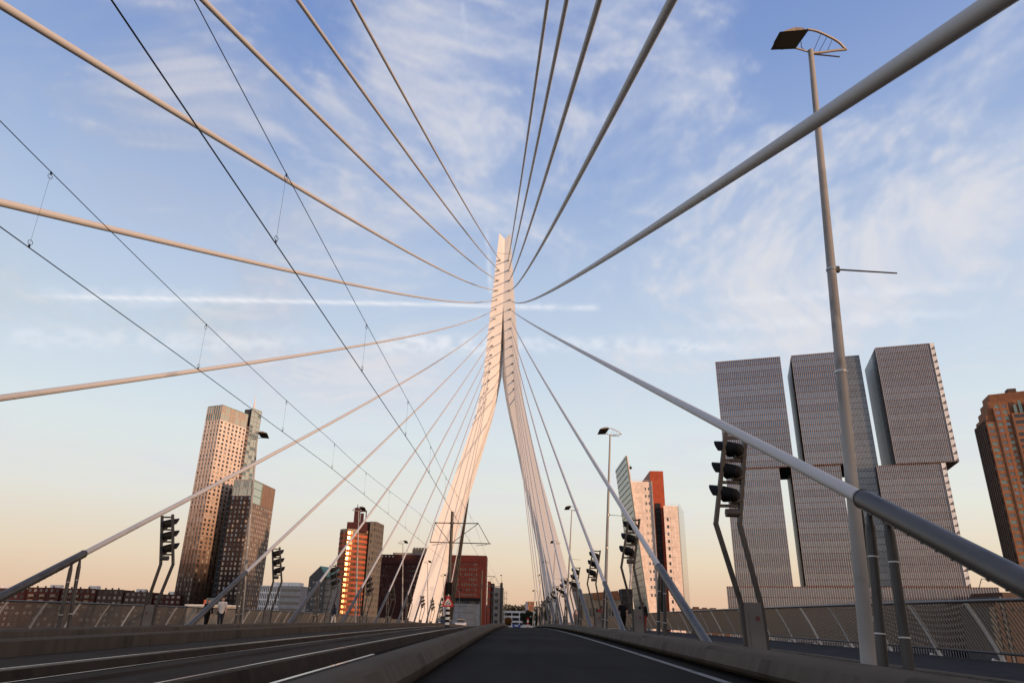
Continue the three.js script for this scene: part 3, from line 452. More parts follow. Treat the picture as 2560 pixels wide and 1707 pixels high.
wallM('redBrick', [0.3, 0.06, 0.035]); wallM('shadedRedBrick', [0.085, 0.026, 0.02]); wallM('slabGrey', [0.12, 0.105, 0.09]); wallM('darkBrick', [0.06, 0.02, 0.018]); wallM('orangeBrick', [0.25, 0.112, 0.06]); wallM('umberBrick', [0.075, 0.05, 0.04]); wallM('rustPanel', [0.3, 0.06, 0.028], { roughness: 0.5 }); wallM('palePanel', [0.66, 0.55, 0.48]); wallM('greySlab', [0.24, 0.23, 0.22]); wallM('greyConcrete', [0.3, 0.3, 0.31]); wallM('blackPanel', [0.02, 0.02, 0.022]); wallM('redSpandrel', [0.42, 0.1, 0.055]); wallM('beigeStone', [0.27, 0.215, 0.155]); wallM('maroon', [0.06, 0.02, 0.02]); wallM('greenGlassWall', [0.22, 0.27, 0.25], { roughness: 0.25, metalness: 0.35 }); wallM('tealRoof', [0.14, 0.28, 0.25]); wallM('whitePanel', [0.7, 0.7, 0.7]); wallM('soffit', [0.03, 0.03, 0.032]);
const rnd = (() => { let s = 7; return () => { s = (s * 16807) % 2147483647; return s / 2147483647; }; })();
const bld = (name, label, cat, X, Z, group) => thing(name, label, cat, [X, GY, -Z], group);
const paneLeft = new Map();                                          // windows still built one by one, per building
function pane(t, name, g, m, pos, ang, parent) { const me = new THREE.Mesh(g, typeof m === 'string' ? M[m] : m); me.name = name; me.position.set(pos.x - t.baseAt[0], pos.y - t.baseAt[1], pos.z - t.baseAt[2]); me.rotation.y = ang; (parent || t).add(me); me.castShadow = me.receiveShadow = true; return me; }
// wall with real openings from A to B (left to right as seen from outside), windows set back in it
function facade(t, A, Bq, y0, y1, cols, rows, o = {}) {
  const a = V(A[0], y0, A[1]), b = V(Bq[0], y0, Bq[1]), d = b.clone().sub(a), L = d.length(); d.normalize(); const n = new THREE.Vector3(-d.z, 0, d.x), H = y1 - y0;
  const { pw = 1, sh = 1, wall = 'aluMid', panes = ['paneDark', 'paneMid'], dep = 0.35, name = 'window', frame = 'wall', limit = 290, skip = 0, parent = t, spM = null, pf: pf0 = 0, recess = 0.28, end = pw / 2 } = o;
  const mt = new THREE.Matrix4().makeBasis(d, new THREE.Vector3(0, 1, 0), n).setPosition(a), ang = Math.atan2(-d.z, d.x);
  const bay = (L - 2 * end + pw) / cols, rowH = H / rows, ww = bay - pw, wh = rowH - sh, g = [], sp = [];
  g.push(BX(end, H, dep, end / 2, H / 2, -dep / 2), BX(end, H, dep, L - end / 2, H / 2, -dep / 2));
  for (let i = 1; i < cols; i++) g.push(BX(pw, H, dep + pf0, end + i * bay - pw / 2, H / 2, -dep / 2 + pf0 / 2));
  for (let j = 0; j <= rows; j++) { const h = j === 0 || j === rows ? sh / 2 : sh, yc = j === 0 ? sh / 4 : j === rows ? H - sh / 4 : j * rowH; for (let i = 0; i < cols; i++) sp.push(BX(ww, h, dep - 0.04, end + i * bay + ww / 2, yc, -dep / 2 - 0.02)); }
  const ap = (x) => { const q = merged(x); q.applyMatrix4(mt); return q; };
  if (spM) { part(frame, ap(g), wall, parent); part('spandrels', ap(sp), spM, parent); } else part(frame, ap([...g, ...sp]), wall, parent);
  const pg = new THREE.BoxGeometry(ww, wh, 0.08), rest = panes.map(() => []);
  let left = paneLeft.get(t) ?? limit;
  for (let j = rows - 1; j >= 0; j--) for (let i = 0; i < cols; i++) {
    if (skip && rnd() < skip) continue;
    const k = Math.floor(rnd() ** (o.bias ?? 1) * panes.length), c = new THREE.Vector3(end + i * bay + ww / 2, j * rowH + rowH / 2, -recess).applyMatrix4(mt);
    if (left > 0) { pane(t, name, pg, panes[k], c, ang, parent === t ? null : parent); left--; } else rest[k].push(pg.clone().rotateY(ang).translate(c.x, c.y, c.z));
  }
  paneLeft.set(t, left);
  rest.forEach((r, k) => { if (r.length) part(name + 's', r, panes[k], parent, { kind: 'stuff' }); });
}
const foot = (...p) => p.map(([X, Z]) => [X, -Z]);
const PR = (pts, y0, y1) => prism(foot(...pts), y0 + EYE, y1 + EYE);
const GB = GY - EYE;                                                 // quay level below the eye
const inward = (pts, k) => { const c = pts.reduce((s, p) => [s[0] + p[0] / pts.length, s[1] + p[1] / pts.length], [0, 0]); return pts.map((p) => [p[0] + (c[0] - p[0]) * k, p[1] + (c[1] - p[1]) * k]); };
const offs = (p, q, w) => { const l = Math.hypot(q[0] - p[0], q[1] - p[1]); return [p[0] + (q[0] - p[0]) * w / l, p[1] + (q[1] - p[1]) * w / l]; };

// ── two brown towers on the left ──
{
  const A = [-211.4, 462.6], B0 = [-199.1, 457.4], Cc = [-190.2, 481.4], D = [-202.5, 486.6];
  const t = bld('office_tower', 'tallest tower on the left, pale pink on top and dark brown at its foot', 'tower', -200, 470);
  part('core', PR(inward([A, B0, Cc, D], 0.045), GB, 129), 'aluDark', t);
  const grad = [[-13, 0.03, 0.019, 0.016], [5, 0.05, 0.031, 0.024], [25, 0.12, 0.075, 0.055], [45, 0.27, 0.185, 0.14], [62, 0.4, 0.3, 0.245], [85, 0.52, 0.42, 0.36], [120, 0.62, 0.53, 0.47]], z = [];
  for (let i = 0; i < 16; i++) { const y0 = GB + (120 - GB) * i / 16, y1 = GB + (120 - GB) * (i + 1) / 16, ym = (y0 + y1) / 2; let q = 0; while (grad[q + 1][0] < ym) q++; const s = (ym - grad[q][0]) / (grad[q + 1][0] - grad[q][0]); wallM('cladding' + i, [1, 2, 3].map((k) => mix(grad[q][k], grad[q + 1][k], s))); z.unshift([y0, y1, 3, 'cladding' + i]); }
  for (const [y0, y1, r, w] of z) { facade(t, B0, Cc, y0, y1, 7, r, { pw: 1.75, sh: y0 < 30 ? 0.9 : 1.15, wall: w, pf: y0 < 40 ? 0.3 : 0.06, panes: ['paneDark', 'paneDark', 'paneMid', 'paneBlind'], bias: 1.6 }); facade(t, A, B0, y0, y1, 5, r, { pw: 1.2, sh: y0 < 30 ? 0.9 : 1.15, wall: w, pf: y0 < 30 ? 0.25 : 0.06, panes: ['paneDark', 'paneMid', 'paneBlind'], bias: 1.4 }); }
  facade(t, B0, Cc, 120, 130, 13, 2, { pw: 0.35, sh: 0.4, wall: 'aluMid', panes: ['tealGlass', 'paneBlind'] }); facade(t, A, B0, 120, 130, 7, 2, { pw: 0.35, sh: 0.4, wall: 'aluMid', panes: ['tealGlass', 'paneTeal'] });
  const E = [-193.8, 491.7], F = [-188.6, 485.9], G = [-185.3, 493.2];
  const lift = part('lift_shaft', PR([[-195.5, 487], [-190.2, 485.4], [-186.4, 493.6], [-192, 497]], GB, 135.4), 'towerCore', t);
  facade(t, [-189.2, 484.1], G, 76, 136, 3, 20, { pw: 0.3, sh: 0.8, wall: 'greyConcrete', panes: ['tealGlass', 'tealGlass', 'paneTeal'], parent: lift }); facade(t, [-190.4, 481.6], [-189.1, 484.2], 76, 122, 1, 16, { pw: 0.35, sh: 1.0, wall: 'aluTan', panes: ['paneDark'], parent: lift });
  part('roof_rail', PR(inward([A, B0, Cc, D], 0.02), 130, 130.5), 'tealRoof', t);
  parts('mast', [cylG(V(-190, 135, 489), V(-190, 142, 489), 0.7, 0.4, 8), cylG(V(-190, 142, 489), V(-190, 148, 489), 0.2, 0.1, 8)], 'palePanel', t);
  const A2 = [-183.6, 458.1], B2 = [-170.2, 457], C2 = [-168.1, 494], D2 = [-181.5, 496];
  const u = bld('office_tower', 'lower brown tower with teal glass top beside the tallest left tower', 'tower', -176, 468);
  part('core', PR(inward([A2, B2, C2, D2], 0.045), GB, 79.4), 'aluDark', u);
  facade(u, A2, B2, GB, 70, 5, 29, { pw: 1.1, sh: 1.15, wall: 'shadedBrownPier', pf: 0.35, panes: ['paneMid', 'paneBlind', 'paneDark', 'paneGrey'] });  // shade on this front is put into the dark brown pier colour
  facade(u, A2, B2, 70, 80, 14, 2, { pw: 0.25, sh: 0.5, wall: 'greyConcrete', panes: ['tealGlass', 'paneTeal'] });
  facade(u, B2, C2, GB, 66, 13, 27, { pw: 0.95, sh: 1.25, wall: 'tanWall', panes: ['paneBlind', 'sunGlass', 'paneBlind', 'paneMid'] });
  facade(u, B2, offs(B2, C2, 15), 66, 80, 1, 3, { pw: 0.4, sh: 0.4, wall: 'tealRoof', panes: ['tealGlass'] }); facade(u, offs(B2, C2, 15.02), C2, 66, 80, 9, 1, { pw: 1.0, sh: 1.2, wall: 'tanWall', panes: ['aluTan'], recess: 0.2 });
  part('roof', PR([A2, B2, C2, D2], 80, 80.5), 'greySlab', u);
  const j = bld('stair_block', 'dark slot of glass between the two brown towers', 'building', -187, 462);
  part('wall', PR([[-187.5, 462], [-184.5, 460], [-182, 478], [-188.5, 479]], GB, 74), 'blackPanel', j); facade(j, [-187.4, 461.8], [-184.6, 459.9], GB, 74, 1, 26, { pw: 0.5, sh: 0.7, wall: 'darkSide', panes: ['paneDark', 'paneMid'] });
  part('glass_porch', PR([[-184, 446], [-178.4, 445.4], [-178, 456], [-183.6, 457]], GB, 8), 'paneTeal', j);
}
// ── three stacked grey towers on the right: one building on a shared plinth ──
{
  const t = bld('tower_complex', 'three stacked grey glass towers with vertical fins on one shared plinth', 'tower block', 160, 350);
  const ux = 0.9545, uz = -0.298, Q = 1.15, P0 = [107.9, 365], at = (s, d = 0) => [P0[0] + Q * (ux * s + 0.292 * d), P0[1] + Q * (uz * s + 0.956 * d)];
  const vol = (s0, s1, d0, d1, y0, y1, fins, rows, o = {}) => {
    if (y0 > GB) y0 *= Q; y1 *= Q;
    const A = at(s0, d0), B0 = at(s1, d0), Cq = at(s1, d1), Dq = at(s0, d1), tw = part(o.name ?? 'tower', PR([offs(A, B0, 0.02), B0, Cq, Dq], y0, y1), o.name ? 'towerCore' : 'slatSide', t);
    const a = V(A[0], y0, A[1]), b = V(B0[0], y0, B0[1]), d = b.clone().sub(a), L = d.length(), H = y1 - y0; d.normalize(); const n = new THREE.Vector3(-d.z, 0, d.x), ang = Math.atan2(-d.z, d.x);
    const mt = new THREE.Matrix4().makeBasis(d, new THREE.Vector3(0, 1, 0), n).setPosition(a), ap = (x) => { const q = merged(x); q.applyMatrix4(mt); return q; }, rh = H / rows, g = [], e = [];
    for (let i = 0; i <= fins; i++) g.push(BX(0.2, H, 0.4, clamp(i * L / fins, 0.1, L - 0.1), H / 2, 0.31));
    part('fins', ap(g), o.fin ?? 'finAlu', tw, { kind: 'stuff' });
    for (let j = 0; j <= rows; j++) e.push(BX(L - 0.06, j && j < rows ? 0.22 : 0.5, 0.3, L / 2, clamp(j * rh, 0.25, H - 0.25), 0.15));
    part('floor_edges', ap(e), o.edge ?? 'terracotta', tw, { kind: 'stuff' });
    const sg = new THREE.BoxGeometry(L - 0.1, rh - 0.32, 0.08); sg.name = 'strip';
    for (let j = 0; j < rows; j++) { const c = new THREE.Vector3(L / 2, (j + 0.5) * rh, 0.06).applyMatrix4(mt); pane(t, 'glazing_strip', sg, rnd() < 0.5 ? 'paneGrey' : 'paneGrey2', c, ang, tw); }
    if (o.rand) for (let k = 0; k < rows * 5; k++) { const j = Math.floor(rnd() * rows), i = Math.floor((0.1 + 0.75 * rnd()) * fins); e[k] = BX(0.85, 0.12, 0.3, (i + 0.5) * L / fins, (j + (rnd() < 0.5 ? 0.3 : 0.72)) * rh, 0.3); }
    if (o.rand) part('window_transoms', ap(e.slice(0, rows * 5)), 'finAlu', tw, { kind: 'stuff' });
    const q = []; const m2 = Math.floor((d1 - d0) * Q / 0.9), l2 = new THREE.Matrix4().makeBasis(n.clone().negate(), new THREE.Vector3(0, 1, 0), d.clone().negate()).setPosition(a);   // dark slatted side
    for (let i = 1; i <= m2; i++) q.push(BX(0.22, H - 0.1, 0.06, i * 0.9, H / 2, 0.03)); const sd = merged(q); sd.applyMatrix4(l2); part('side_slats', sd, 'slatSide', tw, { kind: 'stuff' });
    part('soffit', PR([offs(A, B0, 0.05), offs(B0, A, 0.05), offs(Cq, Dq, 0.05), offs(Dq, Cq, 0.05)], y0 - 0.12, y0 - 0.004), 'soffit', tw);
    if (o.corner) for (let j = 0; j < rows; j++) { const s = new THREE.Shape([new THREE.Vector2(0, 0.3), new THREE.Vector2(1.9, rh * 0.5), new THREE.Vector2(1.9, rh - 0.1), new THREE.Vector2(0, rh - 0.1)]); const gg = new THREE.ExtrudeGeometry(s, { depth: 0.12, bevelEnabled: false }).translate(L - 2.0, j * rh, 0.66); gg.applyMatrix4(mt); part('corner_balcony', gg, 'whitePanel', tw); }
    return tw;
  };
  vol(0, 29.1, 0, 31, 63.7, 115, 34, 17); vol(0, 22.7, 0.4, 30, 14, 63.5, 27, 19, { fin: 'finAlu', edge: 'greySlab' });
  vol(33.9, 53.9, 0, 32, 63.9, 115, 24, 17); vol(27.7, 47.6, 0.4, 32, 14, 63.7, 23, 19);
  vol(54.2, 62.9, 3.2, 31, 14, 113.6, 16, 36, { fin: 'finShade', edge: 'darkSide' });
  vol(69.2, 92.6, -0.4, 30.5, 62.8, 115.2, 34, 17, { rand: 1, corner: 1 }); vol(61.6, 87.6, 0, 30, 14, 62.6, 36, 17, { rand: 1, corner: 1 });
  vol(-4, 96, -2.6, 34, GB, 13.8, 112, 6, { name: 'plinth' });
  parts('roof_crane', [cylG(V(210, 16, 339), V(212, 20, 339), 0.17, 0.17, 6), cylG(V(212, 20, 339), V(215, 19.5, 339), 0.14, 0.14, 6), BX(1, 0.8, 0.7, 215, 19.9, -339)], 'blackPanel', t);
}
// ── leaning glass tower ──
{
  const t = bld('leaning_tower', 'tower with leaning striped glass wall, pale flank and rust red shaft', 'tower', 66, 365);
  const sl = (y) => -0.1005 * (y - 3.5) + 61.9;                      // foot of the slope along the height
  const quad = (y0, y1, z0, z1, x0, x1) => { const p = [[sl(y0) + x0, y0], [sl(y0) + x1, y0], [sl(y1) + x1, y1], [sl(y1) + x0, y1]]; const s = new THREE.Shape(p.map(([x, y]) => new THREE.Vector2(x, y + EYE))); return new THREE.ExtrudeGeometry(s, { depth: z1 - z0, bevelEnabled: false }).translate(0, 0, -z1); };
  const gl = part('leaning_glass_wall', quad(GB, 77, 353, 391, 0, 0.9), 'greenGlassWall', t);
  for (let i = 0; i < 31; i++) { const y = GB + 2 + i * 2.9; part('glass_joint', [barG(V(sl(y) - 0.06, y, 353.2), V(sl(y) - 0.06, y, 390.8), 0.28, 0.16)], 'darkSide', gl); }
  part('edge_trim', [barG(V(sl(GB) + 0.9, GB, 352.9), V(sl(77) + 0.9, 77, 352.9), 0.5, 0.4)], 'palePanel', t);
  const body = new THREE.Shape([[sl(GB) + 0.9, GB], [67.6, GB], [66.8, 64.2], [sl(64.2) + 0.9, 64.2]].map(([x, y]) => new THREE.Vector2(x, y + EYE)));
  const bd = part('pale_wall', new THREE.ExtrudeGeometry(body, { depth: 32, bevelEnabled: false }).translate(0, 0, -385.4), 'palePanel', t);
  const jn = []; for (let y = 8; y < 62; y += 5.1) jn.push(BX(66.7 - sl(y) - 1.2, 0.06, 0.02, (66.7 + sl(y) + 1.2) / 2, y + EYE, -353.38)); part('panel_joints', jn, 'tanWall', bd, { kind: 'stuff' });
  for (let j = 0; j < 15; j++) for (const x of [63.9, 65.5]) { const y = 60.6 - j * 3.55; const w = part('window', BX(0.8, 1.35, 0.1, x + 0.01 * (60 - y), y + EYE, -353.42), j < 3 ? 'paneMid' : j < 9 ? 'paneBlind' : 'paneGrey', t); part('sill', BX(0.9, 0.12, 0.16, x + 0.01 * (60 - y), y + EYE - 0.74, -353.4), 'palePanel', w); }
  part('corner_trim', barG(V(67.75, GB, 352.8), V(66.95, 64.4, 352.8), 0.5, 0.6), 'greyConcrete', t);
  const red = part('rust_shaft', PR([[66.9, 355.5], [73.6, 355.5], [77, 384], [68, 386]], GB, 70), 'rustPanel', t);
  part('glass_slot', PR([[68.5, 355.2], [71.2, 355.2], [71.2, 356.5], [68.5, 356.5]], GB, 54), 'blackPanel', red);
  for (let i = 0; i < 22; i++) part('slot_transom', BX(2.6, 0.14, 0.1, 69.85, 50 - i * 2.9 + EYE, -355.15), 'darkSide', red);
  const r = part('pale_wing', PR([[71.6, 350], [78.4, 350], [88.6, 384], [80, 386]], GB, 52), 'palePanel', t);
  for (let j = 0; j < 14; j++) { part('window', BX(0.85, 1.5, 0.1, 73.3, 45.5 - j * 3.4 + EYE, -349.96), rnd() < 0.3 ? 'paneGrey' : 'paneDark', r); }
  const j2 = []; for (let y = 5; y < 51; y += 4.6) j2.push(BX(6.7, 0.06, 0.02, 75, y + EYE, -349.98)); j2.push(BX(0.06, 60, 0.02, 74.6, 20 + EYE, -349.985)); part('panel_joints', j2, 'tanWall', r, { kind: 'stuff' });
  const gs = part('glass_flank', PR([[78.5, 350.2], [78.9, 350], [89.1, 383.6], [88.7, 383.8]], GB, 52), 'sunGlass', t);
  for (let i = 0; i < 17; i++) part('flank_transom', barG(V(78.75, 49 - i * 3.6, 349.95), V(89.0, 49 - i * 3.6, 383.7), 0.12, 0.12), 'greyConcrete', gs);
  for (let i = 0; i < 9; i++) part('roof_slat', barG(V(79 + i * 1.1, 52.4, 351 + i * 3.6), V(79.6 + i * 1.1, 53.2, 351 + i * 3.6), 0.1, 0.3), 'greySlab', r);
  parts('roof_rail', [pathG([V(57, 65, 354), V(66, 65, 354)], 0.06, 5), pathG([V(72, 52.9, 350.5), V(78, 52.9, 350.5)], 0.06, 5)], 'palePanel', t);
  parts('window_cleaning_cradle', [BX(1.4, 1, 2, 57.2, 71.5 + EYE, -356), barG(V(56, 70, 355), V(57.4, 73, 356), 0.2, 0.2)], 'blackPanel', t);
  part('leaning_column', cylG(V(47.9, GB, 336), V(56.5, 33, 352), 0.62, 0.5, 16), 'poleGrey', t);
}
// ── rust brick tower at the right edge ──
{
  const t = bld('brick_tower', 'orange brick tower with a stepped crown at the right edge', 'tower', 268, 372);
  const ux = 0.95, uz = -0.31, at = (s, d) => [251.5 + ux * s + 0.31 * d, 370 + uz * s + 0.95 * d];
  part('core', PR([at(0.6, 1.3), at(34, 1.3), at(34, 24), at(0.6, 24)], GB, 100), 'umberBrick', t);
  facade(t, at(0, 0), at(4.6, 0), GB, 102, 1, 34, { pw: 1.5, end: 0.9, sh: 1.6, wall: 'orangeBrick', panes: ['paneMid', 'paneTeal'] });
  facade(t, at(5.2, 0.7), at(12.4, 0.7), GB, 112, 2, 38, { pw: 1.2, end: 0.8, sh: 1.6, wall: 'orangeBrick', panes: ['paneMid', 'paneTeal', 'paneGrey'] });
  facade(t, at(13, 0), at(19.5, 0), GB, 106, 1, 36, { pw: 2.2, end: 0.8, sh: 1.4, wall: 'orangeBrick', panes: ['paneDark', 'paneDark', 'paneMid'] });
  facade(t, at(20.1, 0.7), at(34, 0.7), GB, 112, 4, 38, { pw: 1.2, end: 0.8, sh: 1.6, wall: 'orangeBrick', panes: ['paneMid', 'paneTeal'] });
  for (const s of [4.9, 12.7, 19.8]) part('brick_pier', PR([at(s - 0.35, -0.25), at(s + 0.35, -0.25), at(s + 0.35, 1), at(s - 0.35, 1)], GB, 104), 'umberBrick', t);
  facade(t, at(0, 22), at(0, 0), GB, 103, 7, 34, { pw: 1.4, sh: 1.5, wall: 'umberBrick', pf: 0.4, panes: ['paneDark', 'paneDark', 'paneBlind'] });
  for (let k = 0; k < 4; k++) part('crown_step', PR([at(1.4 + k * 1.6, 2 + k * 1.4), at(32 - k * 1.5, 2), at(32 - k * 1.5, 22 - k), at(1.4 + k * 1.6, 22 - k)], 99.6, 106 + k * 4.2), 'orangeBrick', t);
  for (const [s, y] of [[7.4, 108], [9.6, 108], [15, 108], [17.5, 110], [24, 110]]) part('tall_window', PR([at(s, 1.6), at(s + 1.4, 1.6), at(s + 1.4, 2.4), at(s, 2.4)], y - 6, y + 3), 'paneTeal', t);
  part('lift_head', PR([at(16, 7), at(20, 7), at(20, 12), at(16, 12)], 118, 121.5), 'umberBrick', t);
}
// ── round-fronted office tower with the burning reflection ──
{
  const t = bld('office_tower', 'office tower with curved banded front that mirrors the sun, left of the pylon', 'tower', -93, 428);
  const arc = (cx, cz, R, a0, a1, n) => Array.from({ length: n + 1 }, (_, i) => { const a = (a0 + (a1 - a0) * i / n) * Math.PI / 180; return [cx + R * Math.sin(a), cz - R * Math.cos(a)]; });
  const K = [-97.3, 419], RA = arc(K[0] - 21 * Math.sin(0.5), K[1] + 21 * Math.cos(0.5), 21, 28.65, 82, 12), LA = arc(K[0] + 9 * Math.sin(0.3), K[1] + 9 * Math.cos(0.3), 9, -74, -17.2, 8);
  const out = [...LA, ...RA.slice(1)], back = [[-85, 440], [-103, 440]];
  const c = inward([...out, ...back], 0.03); part('core', PR(c, GB, 45), 'aluDark', t);
  const ring = (y0, y1, k, pts = out) => { const o = pts, i = inward([...out, ...back], k).slice(0, out.length); return PR([...o, ...i.reverse()], y0, y1); };
  for (let j = 0; j < 20; j++) { const y = GB + 1 + j * 2.86; part('window_band', ring(y + 1.35, y + 2.86, 0.045, inward([...out, ...back], 0.012).slice(0, out.length)), 'bandGlass', t); part('spandrel_band', ring(y, y + 1.35, 0.04), 'redSpandrel', t);
    for (const P of [RA, LA]) { const mg = []; for (let i = 0; i < P.length - 1; i++) for (const q of [0, 0.5]) mg.push(BX(0.14, 1.49, 0.2, mix(P[i][0], P[i + 1][0], q), y + 2.105 + EYE, -mix(P[i][1], P[i + 1][1], q))); part('mullions', mg, 'aluTan', t, { kind: 'stuff' }); } }
  part('parapet', ring(GB + 1 + 57.2, 46.4, 0.04), 'beigeStone', t);
  part('corner_fin', BX(0.5, 59, 0.5, K[0] - 0.1, 16.8 + EYE, -K[1] + 0.2), 'orangeBrick', t);
  part('rear_slab_core', PR([[-90.5, 431], [-83.4, 429.6], [-82, 446], [-90, 447]], GB, 51.8), 'umberBrick', t);
  facade(t, [-86.6, 428.4], [-83.2, 429.4], GB, 51.8, 2, 20, { pw: 0.8, end: 0.5, sh: 1.6, wall: 'slabGrey', panes: ['paneDark', 'paneMid'] });
  facade(t, [-83.2, 429.4], [-81.6, 446], GB, 51.8, 5, 20, { pw: 1.6, sh: 1.6, wall: 'slabGrey', panes: ['paneDark', 'paneMid'] });
  const ph = part('penthouse', PR([[-99.2, 423], [-88.4, 423], [-88.4, 434], [-99.2, 434]], 45, 50.6), 'maroon', t);
  parts('roof_frame', [BX(3.0, 12, 3, -94.4, 53 + EYE, -426), BX(0.5, 11, 0.6, -88.9, 51.8 + EYE, -425), BX(5, 0.7, 0.7, -91.2, 57.2 + EYE, -425.1), BX(1.6, 9, 2, -91.4, 51.5 + EYE, -426)], 'maroon', ph); part('mast', cylG(V(-94.6, 59, 426), V(-94.6, 61.5, 426), 0.25, 0.15, 6), 'blackPanel', ph);
}
// ── red offices behind the pylon ──
{
  const t = bld('office_block', 'wide shade-darkened maroon office block with small square windows, left of the pylon leg', 'office block', -80, 520);  // darker brick colour stands in for shade on this block
  part('core', PR([[-101, 521], [-60, 521], [-60, 540], [-101, 540]], GB, 39.6), 'maroon', t);
  facade(t, [-101, 520], [-80, 520], GB, 34, 14, 15, { pw: 0.9, sh: 1.7, wall: 'darkBrick', panes: ['paneDark', 'paneDark', 'blackPanel'], limit: 295 }); facade(t, [-79.98, 519.7], [-58, 519.7], 6, 34, 13, 9, { pw: 0.9, sh: 1.9, wall: 'darkBrick', panes: ['paneTeal', 'paneTeal', 'paneDark'] });
  part('lower_wall', BX(21.8, 19.0, 0.5, -69, -3.6 + EYE, -519.9), 'darkBrick', t);
  part('parapet', BX(43.4, 6.2, 0.6, -79.5, 37.1 + EYE, -519.6), 'darkBrick', t);
  for (const x of [-94.5, -92, -89.5, -87]) part('parapet_light', BX(0.8, 0.8, 0.1, x, 38.9 + EYE, -519.24), 'signWhite', t);
  part('roof_plant', [BX(24, 1.6, 8, -76, 41.1 + EYE, -528)], 'greySlab', t);
  const g = bld('office_block', 'beige block with a crenellated roof rising behind the maroon offices', 'office block', -77, 600);
  part('wall', PR([[-85, 600], [-69, 600], [-69, 615], [-85, 615]], GB, 51), 'beigeStone', g); for (let i = 0; i < 7; i++) part('roof_box', BX(1.5, 1.3, 3, -83.6 + i * 2.25, 51.6 + EYE, -602), 'beigeStone', g); for (let i = 0; i < 6; i++) part('window', BX(1.5, 2, 0.1, -83.6 + i * 2.6, 46.8 + EYE, -599.97), 'umberBrick', g);
  const r = bld('office_block', 'bright red office block with rows of small windows, right of the left pylon leg', 'office block', -31, 480);
  part('core', PR([[-46, 481], [-19.6, 481], [-19.6, 500], [-46, 500]], GB, 37), 'darkBrick', r);
  const Rc = { pw: 0.95, sh: 1.55, end: 1.1, panes: ['paneTeal', 'paneTeal', 'paneDark'], limit: 295 };
  facade(r, [-46, 480], [-24.2, 480], GB, 33.4, 14, 15, { ...Rc, wall: 'redBrick' });
  part('blank_wall', PR([[-24.18, 479.99], [-19.2, 480], [-19.2, 499], [-24.18, 499]], GB, 37.4), 'redBrick', r); part('parapet', BX(21.8, 4.1, 0.6, -35.1, 35.4 + EYE, -480.1), 'redBrick', r);
  for (let j = 0; j < 12; j++) part('window', BX(0.1, 1.5, 1.2, -19.18, 30 - j * 3.1 + EYE, -483), 'paneDark', r);
  part('cornice', BX(22, 0.5, 0.5, -35, 9.2 + EYE, -479.6), 'orangeBrick', r);
  for (const [lab, x0, x1, z, h, m] of [['narrow red tower slab beside the bright red office block', -12.4, -11.1, 330, 14.8, 'redBrick'], ['narrow dark brown slab beside the red tower slab', -11.0, -9.5, 331, 14, 'darkBrick']]) {
    const s = bld('apartment_slab', lab, 'apartment block', (x0 + x1) / 2, z); part('wall', PR([[x0, z], [x1, z], [x1, z + 9], [x0, z + 9]], GB, h), m, s); for (let j = 0; j < 9; j++) part('window', BX(0.5, 1.1, 0.12, (x0 + x1) / 2, 13 - j * 2.9 + EYE, -z + 0.02), 'paneMid', s);
  }
}
